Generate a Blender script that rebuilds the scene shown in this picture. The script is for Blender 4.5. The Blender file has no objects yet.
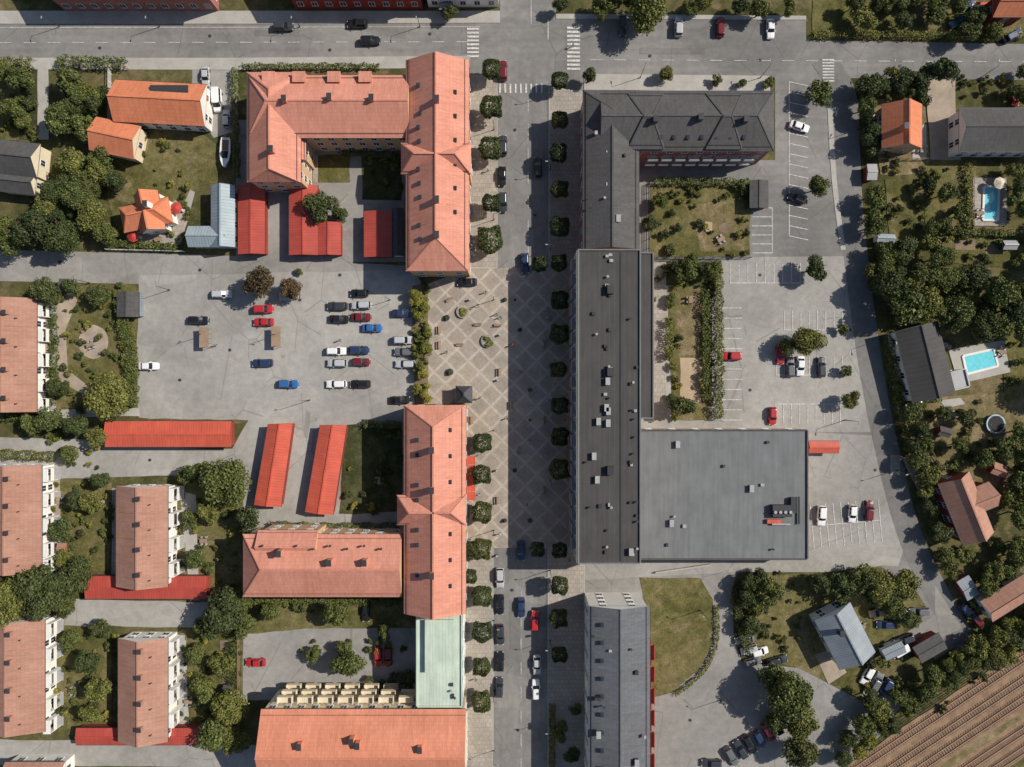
import bpy, bmesh, math, random
import numpy as np
from mathutils import Vector
random.seed(7)
S=0.23; H=157.01
def P(x,y,z=0.0):
    k=S*(H-z)/H
    return Vector(((x-512)*k,(383.5-y)*k,z))
scene=bpy.context.scene
COL=scene.collection
# ------------------------------------------------------------ materials
def newmat(name,rough=.85,spec=.25):
    m=bpy.data.materials.new(name); m.use_nodes=True
    nt=m.node_tree; b=nt.nodes['Principled BSDF']
    b.inputs['Roughness'].default_value=rough
    b.inputs['Specular IOR Level'].default_value=spec
    return m,nt,b
def L(nt,a,b): nt.links.new(a,b)
def pos(nt): return nt.nodes.new('ShaderNodeNewGeometry').outputs['Position']
def uv(nt): return nt.nodes.new('ShaderNodeTexCoord').outputs['UV']
def mapping(nt,vec,sc=(1,1,1),rot=(0,0,0),loc=(0,0,0)):
    n=nt.nodes.new('ShaderNodeMapping'); L(nt,vec,n.inputs[0])
    n.inputs['Scale'].default_value=sc; n.inputs['Rotation'].default_value=rot; n.inputs['Location'].default_value=loc
    return n.outputs[0]
def noise(nt,vec,scale,detail=4,rough=.6,dist=0):
    n=nt.nodes.new('ShaderNodeTexNoise'); L(nt,vec,n.inputs['Vector'])
    n.inputs['Scale'].default_value=scale; n.inputs['Detail'].default_value=detail
    n.inputs['Roughness'].default_value=rough; n.inputs['Distortion'].default_value=dist
    return n.outputs['Fac']
def ramp(nt,fac,stops):
    n=nt.nodes.new('ShaderNodeValToRGB'); L(nt,fac,n.inputs[0])
    e=n.color_ramp.elements
    while len(e)<len(stops): e.new(.5)
    for i,(p,c) in enumerate(stops):
        e[i].position=p
        if not isinstance(c,(tuple,list)): c=(c,c,c)
        e[i].color=(c[0],c[1],c[2],1)
    return n.outputs[0]
def mix(nt,fac,a,b,mode='MIX'):
    n=nt.nodes.new('ShaderNodeMix'); n.data_type='RGBA'; n.blend_type=mode
    for idx,v in ((0,fac),(6,a),(7,b)):
        if isinstance(v,(int,float)): n.inputs[idx].default_value = v if idx==0 else (v,v,v,1)
        elif isinstance(v,tuple): n.inputs[idx].default_value=(v[0],v[1],v[2],1)
        else: L(nt,v,n.inputs[idx])
    return n.outputs[2]
def math_(nt,op,a,b=None):
    n=nt.nodes.new('ShaderNodeMath'); n.operation=op
    for i,v in enumerate((a,b)):
        if v is None: continue
        if isinstance(v,(int,float)): n.inputs[i].default_value=v
        else: L(nt,v,n.inputs[i])
    return n.outputs[0]
def sep(nt,vec):
    n=nt.nodes.new('ShaderNodeSeparateXYZ'); L(nt,vec,n.inputs[0]); return n.outputs
def stripes(nt,comp,period,width):
    a=math_(nt,'DIVIDE',comp,period); a=math_(nt,'FRACT',a); return math_(nt,'LESS_THAN',a,width/period)
def bump(nt,b,h,strength=.3,dist=.05):
    n=nt.nodes.new('ShaderNodeBump'); L(nt,h,n.inputs['Height']); n.inputs['Strength'].default_value=strength
    n.inputs['Distance'].default_value=dist; L(nt,n.outputs[0],b.inputs['Normal'])
def setc(nt,b,c):
    L(nt,c,b.inputs['Base Color'])
def mul(c,k): return tuple(x*k for x in c)

def asphalt(name,c,patch=.08,stain=.32,streak=None):
    m,nt,b=newmat(name,.9,.2); p=pos(nt)
    col=mix(nt,ramp(nt,noise(nt,p,.045,5,.62,.6),[(.35,0.),(.66,1.)]),mul(c,1-stain*.6),mul(c,1+stain*.4))
    v=nt.nodes.new('ShaderNodeTexVoronoi'); L(nt,mapping(nt,p,(.05,.08,.05),(0,0,.2)),v.inputs['Vector']); v.inputs['Scale'].default_value=1
    s=sep(nt,v.outputs['Color'])
    col=mix(nt,1.,col,ramp(nt,s[0],[(0,1-patch),(1,1+patch)]),'MULTIPLY')
    col=mix(nt,1.,col,ramp(nt,noise(nt,p,.6,6,.7),[(.3,.84),(.7,1.13)]),'MULTIPLY')
    col=mix(nt,1.,col,ramp(nt,noise(nt,p,9,2,.6),[(.3,.88),(.7,1.1)]),'MULTIPLY')
    if streak: col=mix(nt,1.,col,ramp(nt,noise(nt,mapping(nt,p,streak),1,4,.6),[(.3,.86),(.7,1.1)]),'MULTIPLY')
    v2=nt.nodes.new('ShaderNodeTexVoronoi'); v2.feature='DISTANCE_TO_EDGE'
    n2=nt.nodes.new('ShaderNodeTexNoise'); L(nt,p,n2.inputs['Vector']); n2.inputs['Scale'].default_value=.25
    pm=mix(nt,.06,p,n2.outputs['Color'],'LINEAR_LIGHT')
    L(nt,mapping(nt,pm,(.09,.06,.1)),v2.inputs['Vector']); v2.inputs['Scale'].default_value=1
    cr=math_(nt,'LESS_THAN',v2.outputs['Distance'],.008)
    msk=math_(nt,'GREATER_THAN',noise(nt,p,.07,2),.5)
    col=mix(nt,math_(nt,'MULTIPLY',math_(nt,'MULTIPLY',cr,msk),.4),col,mul(c,.45))
    sp=math_(nt,'GREATER_THAN',noise(nt,p,.8,3,.6),.71)
    col=mix(nt,math_(nt,'MULTIPLY',sp,.3),col,mul(c,.5))
    setc(nt,b,col); return m
ASPH=asphalt('asphalt_street',(.222,.213,.202),streak=(.05,.5,1))
ASPHV=asphalt('asphalt_main_street',(.222,.213,.202),streak=(.5,.05,1))
ASPH_L=asphalt('asphalt_lot',(.335,.318,.292))
ASPH_W=asphalt('asphalt_worn',(.275,.262,.243))
ASPH_D=asphalt('asphalt_dark',(.19,.183,.175))

def grass(name,cols,scale=.05):
    m,nt,b=newmat(name,.95,.1); p=pos(nt)
    col=ramp(nt,noise(nt,p,scale,7,.68,.8),[(.32,cols[0]),(.47,cols[1]),(.58,cols[2]),(.70,cols[3])])
    col=mix(nt,ramp(nt,noise(nt,p,.22,5,.7,.5),[(.54,0.),(.66,.75)]),col,cols[3])
    col=mix(nt,1.,col,ramp(nt,noise(nt,p,.55,5,.7),[(.28,.6),(.7,1.3)]),'MULTIPLY')
    col=mix(nt,1.,col,ramp(nt,noise(nt,p,4,4,.75),[(.3,.55),(.7,1.35)]),'MULTIPLY')
    setc(nt,b,col); bump(nt,b,noise(nt,p,5,5,.7),.8,.15); return m
GRASS=grass('grass_ground',[(.05,.055,.02),(.09,.088,.034),(.135,.118,.052),(.21,.158,.09)])
LAWN=grass('lawn',[(.08,.078,.026),(.122,.114,.04),(.165,.143,.06),(.225,.18,.10)],.06)
LAWN_DRY=grass('lawn_dry',[(.14,.12,.05),(.185,.152,.072),(.24,.188,.105),(.30,.225,.145)],.08)
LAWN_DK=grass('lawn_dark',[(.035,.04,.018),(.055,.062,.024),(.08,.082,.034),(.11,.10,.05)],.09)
def grainy(name,c,var=.25,rough=.9,sc=1.,spec=.25):
    m,nt,b=newmat(name,rough,spec); p=pos(nt)
    col=mix(nt,ramp(nt,noise(nt,p,.25*sc,5,.65),[(.3,0.),(.7,1.)]),mul(c,1-var),mul(c,1+var*.6))
    col=mix(nt,1.,col,ramp(nt,noise(nt,p,6*sc,3,.6),[(.3,.82),(.7,1.14)]),'MULTIPLY')
    setc(nt,b,col); return m
GRAVEL=grainy('gravel_path',(.38,.31,.24),.3)
DIRT=grainy('dirt',(.22,.165,.11),.4)
SAND=grainy('sand_surface',(.44,.33,.22),.2)
CONC=grainy('concrete',(.40,.38,.345),.18)
KERB=grainy('kerb_stone',(.42,.40,.37),.15)
WOODM=grainy('deck_wood',(.32,.22,.15),.25)
DKMETAL=grainy('dark_metal',(.05,.05,.055),.2,.5)
LTMETAL=grainy('galvanised_metal',(.36,.36,.36),.12,.45)
CREAM=grainy('cream_render',(.70,.60,.43),.1)
WHITE=grainy('white_render',(.76,.74,.69),.08)
def brickwall(name,c1,c2):
    m,nt,b=newmat(name,.9,.2); u=uv(nt)
    t=nt.nodes.new('ShaderNodeTexBrick'); L(nt,u,t.inputs['Vector']); t.inputs['Scale'].default_value=1
    t.inputs['Brick Width'].default_value=.25; t.inputs['Row Height'].default_value=.085; t.inputs['Mortar Size'].default_value=.01
    t.inputs['Color1'].default_value=(*c1,1); t.inputs['Color2'].default_value=(*c2,1); t.inputs['Mortar'].default_value=(.3,.27,.24,1)
    c=mix(nt,1.,t.outputs['Color'],ramp(nt,noise(nt,u,.5,4),[(.3,.8),(.7,1.15)]),'MULTIPLY')
    setc(nt,b,c); return m
BRICKR=brickwall('red_brick',(.30,.075,.055),(.36,.11,.08))
REDWALL=grainy('falu_red_wood',(.28,.05,.035),.2)
ORANGEW=grainy('ochre_render',(.55,.37,.22),.12)
PINKW=grainy('pale_brick_wall',(.55,.42,.34),.12)
def tile(name,c,var=.07,dark=.8,bw=.36,rh=.8,blot=.16):
    m,nt,b=newmat(name,.85,.2); u=uv(nt)
    t=nt.nodes.new('ShaderNodeTexBrick'); L(nt,u,t.inputs['Vector']); t.inputs['Scale'].default_value=1
    t.offset=0.
    t.inputs['Brick Width'].default_value=bw; t.inputs['Row Height'].default_value=rh; t.inputs['Mortar Size'].default_value=.03
    t.inputs['Color1'].default_value=(*mul(c,1-var),1); t.inputs['Color2'].default_value=(*mul(c,1+var),1); t.inputs['Mortar'].default_value=(*mul(c,dark),1)
    col=mix(nt,1.,t.outputs['Color'],ramp(nt,noise(nt,mapping(nt,u,(1.2,.12,1)),1,4,.65),[(.3,.88),(.7,1.09)]),'MULTIPLY')
    col=mix(nt,1.,col,ramp(nt,noise(nt,u,.13,5,.65,.5),[(.3,(.86,.83,.81)),(.7,(1.06,1.08,1.12))]),'MULTIPLY')
    mo=ramp(nt,noise(nt,mapping(nt,u,(.6,.3,1)),1.6,5,.75),[(.56,0.),(.74,1.)])
    col=mix(nt,math_(nt,'MULTIPLY',mo,blot*2),col,mul(c,.5))
    setc(nt,b,col); return m
TERRA=tile('terracotta_tiles',(.60,.262,.185))
TERRA2=tile('terracotta_tiles_bright',(.63,.245,.15))
TERRAB=tile('weathered_brown_tiles',(.40,.215,.155))
TERRAO=tile('orange_tiles',(.62,.215,.11))
DKTILE=tile('dark_concrete_tiles',(.098,.094,.092),.1,.8)
GYTILE=tile('grey_tiles',(.135,.14,.15),.1,.8)
def seam(name,c,period=.6,w=.09,rough=.55,k=.62):
    m,nt,b=newmat(name,rough,.35); u=uv(nt); s=sep(nt,u)
    col=mix(nt,stripes(nt,s[0],period,w),c,mul(c,k))
    col=mix(nt,1.,col,ramp(nt,noise(nt,mapping(nt,u,(.7,.1,1)),1,4,.65),[(.3,.85),(.7,1.12)]),'MULTIPLY')
    col=mix(nt,1.,col,ramp(nt,noise(nt,u,.2,5,.65),[(.3,.85),(.7,1.1)]),'MULTIPLY')
    setc(nt,b,col); return m
REDMET=seam('red_sheet_metal',(.54,.10,.06),k=.75)
REDMET2=seam('red_sheet_metal_dark',(.42,.07,.05),k=.75)
GREYMET=seam('grey_sheet_metal',(.24,.27,.30),.5)
LTBLUEMET=seam('pale_blue_sheet_metal',(.30,.36,.39),.7)
COPPER=seam('green_copper',(.50,.58,.48),.7,.08,k=.8)
BLKFELT=seam('black_roofing_felt',(.064,.060,.058),1.05,.10,.85,1.3)
GYFELT=seam('grey_roofing_felt',(.165,.17,.172),1.1,.10,.9,.9)
def glassm(name,c,rough=.08):
    m,nt,b=newmat(name,rough,.6); b.inputs['Base Color'].default_value=(*c,1); return m
GLASS=glassm('window_glass',(.03,.04,.05))
FRAME=glassm('window_frame_white',(.75,.74,.72),.5)
def plain(name,c,rough=.5,spec=.4,metal=0):
    m,nt,b=newmat(name,rough,spec); o=nt.nodes.new('ShaderNodeTexCoord').outputs['Object']
    setc(nt,b,mix(nt,1.,c,ramp(nt,noise(nt,o,2.,3),[(.3,.88),(.7,1.1)]),'MULTIPLY')); b.inputs['Metallic'].default_value=metal; return m
BLACK=plain('black_rubber',(.02,.02,.02),.8)
def roadpaint():
    m,nt,b=newmat('white_road_paint',.8,.2); p=pos(nt)
    setc(nt,b,mix(nt,ramp(nt,noise(nt,p,2.5,5,.75),[(.42,0.),(.6,1.)]),(.40,.39,.37),(.72,.70,.66))); return m
WPAINT=roadpaint()
WATER=plain('pool_water',(.16,.60,.68),.05,.5)
def leafmat(name,dk,lt,dry=(.22,.18,.06)):
    m,nt,b=newmat(name,.6,.2)
    g=nt.nodes.new('ShaderNodeNewGeometry'); oi=nt.nodes.new('ShaderNodeObjectInfo')
    c=mix(nt,g.outputs['Random Per Island'],dk,lt)
    c=mix(nt,1.,c,ramp(nt,oi.outputs['Random'],[(0,(.62,.72,.78)),(.3,(1,1,.9)),(.55,(.8,.88,.8)),(.8,(1.2,1.12,.95)),(1,(1.4,1.25,1.05))]),'MULTIPLY')
    c=mix(nt,math_(nt,'MULTIPLY',math_(nt,'GREATER_THAN',g.outputs['Random Per Island'],.93),.6),c,dry)
    L(nt,c,b.inputs['Base Color']); return m
LEAF=leafmat('leaves_green',(.052,.070,.02),(.17,.182,.055))
LEAFD=leafmat('leaves_dark',(.034,.048,.018),(.098,.115,.04),(.12,.10,.05))
LEAFY=leafmat('leaves_yellow_green',(.11,.12,.025),(.30,.28,.07),(.36,.28,.07))
LEAFB=leafmat('leaves_bronze',(.05,.038,.022),(.13,.09,.05),(.15,.10,.05))
BARK=grainy('bark',(.10,.075,.05),.3)
# ------------------------------------------------------------ mesh builder
class MB:
    def __init__(s): s.v=[];s.f=[];s.m=[]
    def add(s,vs,fs,mi=0):
        o=len(s.v); s.v+= [tuple(v) for v in vs]; s.f+=[[i+o for i in f] for f in fs]; s.m+=[mi]*len(fs)
    def box(s,c,sz,ang=0,mi=0):
        ca,sa=math.cos(ang),math.sin(ang); vs=[]
        for dz in(-.5,.5):
            for dx,dy in((-.5,-.5),(.5,-.5),(.5,.5),(-.5,.5)):
                x,y=dx*sz[0],dy*sz[1]; vs.append((c[0]+x*ca-y*sa,c[1]+x*sa+y*ca,c[2]+dz*sz[2]))
        s.add(vs,[(3,2,1,0),(4,5,6,7),(0,1,5,4),(1,2,6,5),(2,3,7,6),(3,0,4,7)],mi)
    def beam(s,p,q,w,h,mi=0):
        p=Vector(p);q=Vector(q);d=(q-p)
        if d.length<1e-4:return
        d.normalize(); up=Vector((0,0,1)) if abs(d.z)<.99 else Vector((1,0,0))
        r=d.cross(up).normalized()*w/2; u=r.cross(d).normalized()*h/2
        vs=[p-r-u,p+r-u,p+r+u,p-r+u,q-r-u,q+r-u,q+r+u,q-r+u]
        s.add(vs,[(0,1,2,3),(7,6,5,4),(0,4,5,1),(1,5,6,2),(2,6,7,3),(3,7,4,0)],mi)
    def prism(s,pts,z0,z1,mi=0,mtop=None):
        n=len(pts); vs=[(p[0],p[1],z0) for p in pts]+[(p[0],p[1],z1) for p in pts]
        s.add(vs,[[i,(i+1)%n,n+(i+1)%n,n+i] for i in range(n)]+[list(range(n))[::-1]],mi)
        s.f.append([len(s.v)-n+i for i in range(n)]); s.m.append(mi if mtop is None else mtop)
    def cyl(s,c,r,h,n=10,mi=0,r2=None):
        r2=r if r2 is None else r2
        vs=[(c[0]+math.cos(6.2832*i/n)*r,c[1]+math.sin(6.2832*i/n)*r,c[2]) for i in range(n)]+[(c[0]+math.cos(6.2832*i/n)*r2,c[1]+math.sin(6.2832*i/n)*r2,c[2]+h) for i in range(n)]
        s.add(vs,[[i,(i+1)%n,n+(i+1)%n,n+i] for i in range(n)]+[list(range(n))[::-1],list(range(n,2*n))],mi)
    def mesh(s,name,mats,center=(0,0,0),recalc=True,smooth=False):
        c=Vector(center); me=bpy.data.meshes.new(name)
        me.from_pydata([tuple(Vector(v)-c) for v in s.v],[],s.f)
        for m in mats: me.materials.append(m)
        me.polygons.foreach_set('material_index',s.m)
        if recalc:
            bm=bmesh.new(); bm.from_mesh(me); bmesh.ops.recalc_face_normals(bm,faces=bm.faces); bm.to_mesh(me); bm.free()
        autouv(me)
        if smooth: me.polygons.foreach_set('use_smooth',[True]*len(me.polygons))
        return me
    def obj(s,name,mats,center=(0,0,0),parent=None,recalc=True,smooth=False):
        me=s.mesh(name,mats,center,recalc,smooth); o=bpy.data.objects.new(name,me); COL.objects.link(o)
        if parent: o.parent=parent
        else: o.location=center
        return o
def autouv(me):
    l=me.uv_layers.new(name='UVMap'); d=l.data
    for p in me.polygons:
        n=p.normal
        if abs(n.z)>.999: u=Vector((1,0,0)); w=Vector((0,1,0))
        else:
            u=Vector((0,0,1)).cross(n).normalized(); w=n.cross(u)
        for li in p.loop_indices:
            co=me.vertices[me.loops[li].vertex_index].co; d[li].uv=(co.dot(u),co.dot(w))
def empty(name,loc):
    o=bpy.data.objects.new(name,None); o.empty_display_size=1; o.location=loc; COL.objects.link(o); return o
OCC=[]
# ------------------------------------------------------------ flat sheets
ZI={'a':0.01,'g':0.10,'p':0.125}
def wobble(pts,w,step=14):
    out=[]
    n=len(pts)
    for i in range(n):
        a,b=pts[i],pts[(i+1)%n]; d=math.hypot(b[0]-a[0],b[1]-a[1]); k=max(1,int(d/step))
        for j in range(k):
            t=j/k; out.append((a[0]+(b[0]-a[0])*t+random.uniform(-w,w),a[1]+(b[1]-a[1])*t+random.uniform(-w,w)))
    return out
def flat(name,pts,mat,layer='a',wob=0,z=None,kerb=False):
    if wob: pts=wobble(pts,wob)
    if z is None: z=ZI[layer]; ZI[layer]+=.003 if layer=='a' else .0015
    w=[P(x,y) for x,y in pts]
    area=sum(w[i].x*w[(i+1)%len(w)].y-w[(i+1)%len(w)].x*w[i].y for i in range(len(w)))
    if area<0: w=w[::-1]
    mb=MB()
    c=sum(w,Vector())/len(w)
    if layer=='p':
        mb.prism([(v.x,v.y) for v in w],0,z)
        o=mb.obj(name,[mat],(c.x,c.y,0))
    else:
        mb.add([(v.x,v.y,z) for v in w],[list(range(len(w)))]); o=mb.obj(name,[mat],(c.x,c.y,0),recalc=False)
    if kerb:
        mk=MB()
        for i in range(len(w)):
            a,b=w[i],w[(i+1)%len(w)]; mk.beam((a.x,a.y,.085),(b.x,b.y,.085),.22,.17)
        mk.obj(name+'_kerb',[KERB],(c.x,c.y,0))
    return o
def smoothpts(pts,k=6):
    out=[]; n=len(pts)
    for i in range(n-1):
        p0=pts[max(0,i-1)];p1=pts[i];p2=pts[i+1];p3=pts[min(n-1,i+2)]
        for j in range(k):
            t=j/k
            out.append(tuple(.5*((2*p1[a])+(-p0[a]+p2[a])*t+(2*p0[a]-5*p1[a]+4*p2[a]-p3[a])*t*t+(-p0[a]+3*p1[a]-3*p2[a]+p3[a])*t**3) for a in (0,1)))
    out.append(pts[-1]); return out
def ribbon_pts(pts,w,smooth=True):
    if smooth: pts=smoothpts(pts)
    Lf,R=[],[]
    for i,p in enumerate(pts):
        a=pts[max(0,i-1)];b=pts[min(len(pts)-1,i+1)]; dx,dy=b[0]-a[0],b[1]-a[1]; l=math.hypot(dx,dy) or 1
        nx,ny=-dy/l*w/2,dx/l*w/2; Lf.append((p[0]+nx,p[1]+ny)); R.append((p[0]-nx,p[1]-ny))
    return Lf+R[::-1]
def ribbon(name,pts,w,mat,layer='a',smooth=True,kerb=False): return flat(name,ribbon_pts(pts,w,smooth),mat,layer,kerb=kerb)
def rect(x0,y0,x1,y1): return [(x0,y0),(x1,y0),(x1,y1),(x0,y1)]
def ell(cx,cy,rx,ry,n=20): return [(cx+rx*math.cos(6.2832*i/n),cy+ry*math.sin(6.2832*i/n)) for i in range(n)]
marks=MB()
def line(a,b,w=.15,z=.1005):
    A,B=P(*a),P(*b); d=(B-A); d.normalize(); n=Vector((-d.y,d.x,0))*w/2
    vs=[A-n,B-n,B+n,A+n]; marks.add([(v.x,v.y,z+random.random()*.001) for v in vs],[(0,1,2,3)])
def ladder(a,b,n,tick,w=.16):
    line(a,b,w)
    for i in range(n+1):
        t=i/n; x=a[0]+(b[0]-a[0])*t; y=a[1]+(b[1]-a[1])*t; line((x,y),(x+tick[0],y+tick[1]),w,.102)
def dashed(a,b,on,off,w=.14):
    d=math.hypot(b[0]-a[0],b[1]-a[1]); t=0
    while t<d:
        u=min(d,t+on); line((a[0]+(b[0]-a[0])*t/d,a[1]+(b[1]-a[1])*t/d),(a[0]+(b[0]-a[0])*u/d,a[1]+(b[1]-a[1])*u/d),w); t+=on+off
# ------------------------------------------------------------ ground
g=MB(); g.add([(-1500,-1500,0),(1500,-1500,0),(1500,1500,0),(-1500,1500,0)],[(0,1,2,3)]); g.obj('ground',[GRASS],recalc=False)
flat('top_street',[(-600,12),(500,12),(505,-400),(560,-400),(556,14),(806,16),(806,40),(1024,44),(1700,50),(1700,92),(1024,80),(845,78),(583,80),(470,64),(240,68),(-600,64)],ASPH)
flat('main_street',rect(469,60,584,1200),ASPHV)
flat('side_street',[(-600,238),(0,250),(140,253),(240,256),(412,266),(425,290),(412,286),(140,284),(0,281),(-600,275)],ASPH_W)
flat('parking_lot_asphalt',[(139,276),(415,270),(415,410),(405,420),(250,420),(138,418),(137,340)],ASPH_L,'a',.8)
flat('service_road',[(-600,437),(0,437),(105,440),(105,446),(232,449),(250,418),(405,415),(405,528),(246,530),(240,474),(0,480),(-600,480)],ASPH_L,'a',.6)
flat('courtyard_asphalt',rect(236,120,408,262),ASPH_W)
flat('lower_lane',[(70,599),(200,602),(248,600),(250,622),(200,628),(110,626),(72,690),(52,690),(58,620)],ASPH_L,'a',.6)
flat('bottom_lane',[(-500,736),(60,740),(262,745),(262,1200),(180,1200),(180,767),(0,765),(-500,765)],ASPH_L,'a',.6)
flat('courtyard_lot_asphalt',rect(243,628,420,700),ASPH_W,'a',.6)
flat('driveway_asphalt',[(192,60),(238,60),(238,130),(214,138),(205,125),(192,110)],ASPH_L,'a',.8)
flat('east_yard_asphalt',[(636,160),(775,160),(775,75),(850,75),(858,180),(872,300),(890,440),(925,560),(965,640),(935,660),(905,600),(880,567),(720,565),(640,600),(584,600),(584,563),(640,560),(640,430),(636,260)],ASPH,'a')
flat('parking_court_asphalt',[(655,258),(862,256),(872,320),(880,432),(640,432),(640,300)],ASPH_L,'a')
flat('lower_parking_asphalt',[(806,432),(882,436),(905,545),(898,566),(806,562)],ASPH_L)
flat('lower_yard_asphalt',[(584,566),(740,566),(732,588),(734,640),(742,662),(800,668),(905,700),(880,735),(830,800),(740,1200),(584,1200)],ASPH_W)
flat('service_lane',[(584,563),(735,560),(808,560),(880,562),(880,572),(735,572),(584,580)],ASPH_L)
ribbon('curved_road',[(822,58),(844,95),(848,150),(851,210),(861,300),(873,380),(887,450),(908,530),(936,592),(975,660)],24,ASPH_D)
ribbon('curved_road_footway',[(829,95),(834,180),(843,250)],5,CONC,'p')
flat('far_lot_asphalt',[(935,585),(962,628),(905,655),(893,640),(935,615)],ASPH_W)
for q in (rect(255,30,300,36),rect(640,48,705,54),rect(510,600,520,650)):
    flat('asphalt_patch',q,ASPH_D)
flat('pavement',[(-600,58),(240,58),(470,56),(470,68),(240,70),(-600,68)],CONC,'p')
flat('pavement',[(-600,11),(500,11),(500,23),(280,24),(-600,24)],CONC,'p')
flat('pavement',[(556,14),(806,16),(806,20),(556,19)],CONC,'p')
flat('pavement',[(584,74),(770,76),(770,92),(584,90)],CONC,'p')
def paving(name,c,cell=3.7,line_=.55,k=1.25):
    m,nt,b=newmat(name,.85,.25); p=pos(nt); s=sep(nt,p)
    u=math_(nt,'MULTIPLY',math_(nt,'ADD',s[0],s[1]),.7071); v=math_(nt,'MULTIPLY',math_(nt,'SUBTRACT',s[0],s[1]),.7071)
    lu=stripes(nt,u,cell,line_); lv=stripes(nt,v,cell,line_); l=math_(nt,'MAXIMUM',lu,lv)
    fu=math_(nt,'FLOOR',math_(nt,'DIVIDE',u,cell)); fv=math_(nt,'FLOOR',math_(nt,'DIVIDE',v,cell))
    cb=nt.nodes.new('ShaderNodeCombineXYZ'); L(nt,fu,cb.inputs[0]); L(nt,fv,cb.inputs[1])
    wn=nt.nodes.new('ShaderNodeTexWhiteNoise'); L(nt,cb.outputs[0],wn.inputs[0])
    ce=ramp(nt,wn.outputs['Value'],[(0,mul(c,.90)),(.5,mul(c,.98)),(1,(c[0]*1.1,c[1]*1.05,c[2]))])
    inner=stripes(nt,math_(nt,'ADD',u,-.95),cell,1.9); inner2=stripes(nt,math_(nt,'ADD',v,-.95),cell,1.9)
    ce=mix(nt,math_(nt,'MULTIPLY',math_(nt,'MULTIPLY',inner,inner2),.18),ce,(c[0]*.72,c[1]*.68,c[2]*.66))
    col=mix(nt,l,ce,mul(c,k))
    col=mix(nt,1.,col,ramp(nt,noise(nt,p,.12,6,.7,.6),[(.3,.80),(.7,1.13)]),'MULTIPLY')
    col=mix(nt,1.,col,ramp(nt,noise(nt,p,.9,5,.7),[(.3,.85),(.7,1.1)]),'MULTIPLY')
    col=mix(nt,1.,col,ramp(nt,noise(nt,p,3,4,.7),[(.3,.87),(.7,1.1)]),'MULTIPLY')
    setc(nt,b,col); return m
PLAZA=paving('plaza_paving',(.36,.312,.262))
def slabs(name,c):
    m,nt,b=newmat(name,.88,.2); p=pos(nt)
    t=nt.nodes.new('ShaderNodeTexBrick'); L(nt,p,t.inputs['Vector']); t.inputs['Scale'].default_value=1
    t.inputs['Brick Width'].default_value=1.0;t.inputs['Row Height'].default_value=1.0;t.inputs['Mortar Size'].default_value=.05
    t.inputs['Color1'].default_value=(*mul(c,.9),1);t.inputs['Color2'].default_value=(*mul(c,1.08),1);t.inputs['Mortar'].default_value=(*mul(c,.7),1)
    col=mix(nt,1.,t.outputs['Color'],ramp(nt,noise(nt,p,.15,6,.7,.6),[(.3,.78),(.7,1.13)]),'MULTIPLY')
    col=mix(nt,1.,col,ramp(nt,noise(nt,p,3,4,.7),[(.3,.87),(.7,1.1)]),'MULTIPLY')
    setc(nt,b,col); return m
SLAB=slabs('paving_slabs',(.37,.33,.285))
flat('plaza',[(428,284),(470,268),(579,268),(579,548),(466,548),(466,404),(428,404)],PLAZA,'p')
flat('pavement',[(469,76),(497,76),(497,268),(470,268)],SLAB,'p',kerb=True)
flat('pavement',[(549,88),(584,92),(579,268),(549,268)],SLAB,'p',kerb=True)
flat('pavement',[(463,548),(493,548),(493,1200),(463,1200)],SLAB,'p',kerb=True)
flat('pavement',[(548,548),(584,548),(588,1200),(548,1200)],SLAB,'p',kerb=True)
for q,m in (([(105,142),(160,128),(205,135),(222,150),(222,182),(200,186),(185,200),(180,225),(120,240),(108,200)],LAWN),
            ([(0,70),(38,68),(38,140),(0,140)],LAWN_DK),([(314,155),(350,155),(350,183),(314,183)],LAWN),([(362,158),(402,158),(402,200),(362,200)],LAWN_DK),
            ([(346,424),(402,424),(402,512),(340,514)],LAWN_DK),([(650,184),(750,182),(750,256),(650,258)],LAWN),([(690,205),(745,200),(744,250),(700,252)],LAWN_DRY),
            ([(668,286),(712,286),(712,420),(672,420)],LAWN),([(678,290),(700,290),(700,356),(678,356)],LAWN_DRY),([(680,358),(702,358),(702,402),(680,402)],SAND),
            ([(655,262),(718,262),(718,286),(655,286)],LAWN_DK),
            ([(640,577),(700,578),(712,600),(714,640),(700,668),(672,692),(652,697),(648,640)],LAWN),
            ([(735,580),(880,566),(915,590),(930,612),(880,640),(860,700),(800,668),(745,655),(735,620)],LAWN),
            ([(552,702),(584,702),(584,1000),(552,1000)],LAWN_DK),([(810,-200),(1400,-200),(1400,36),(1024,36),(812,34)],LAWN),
            ([(905,400),(1024,390),(1024,430),(990,500),(930,470),(905,430)],LAWN_DRY),([(925,160),(975,160),(975,230),(925,225)],LAWN),
            ([(870,100),(925,100),(930,175),(880,175)],LAWN_DRY),([(885,180),(920,180),(925,250),(890,260)],LAWN),([(935,225),(1024,230),(1024,270),(940,262)],LAWN),
            ([(243,600),(404,600),(404,626),(320,628),(243,634)],LAWN),([(0,66),(20,66),(20,140),(0,140)],LAWN),([(55,625),(112,628),(112,735),(58,735)],LAWN),
            ([(180,628),(240,628),(240,740),(182,740)],LAWN),([(50,480),(112,482),(110,570),(54,575)],LAWN),([(178,480),(240,480),(242,596),(180,596)],LAWN),
            ([(50,285),(137,285),(137,410),(50,410)],LAWN),([(1003,290),(1024,290),(1024,400),(1003,400)],LAWN)):
    flat('lawn',q,m,'g',.9)
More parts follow.
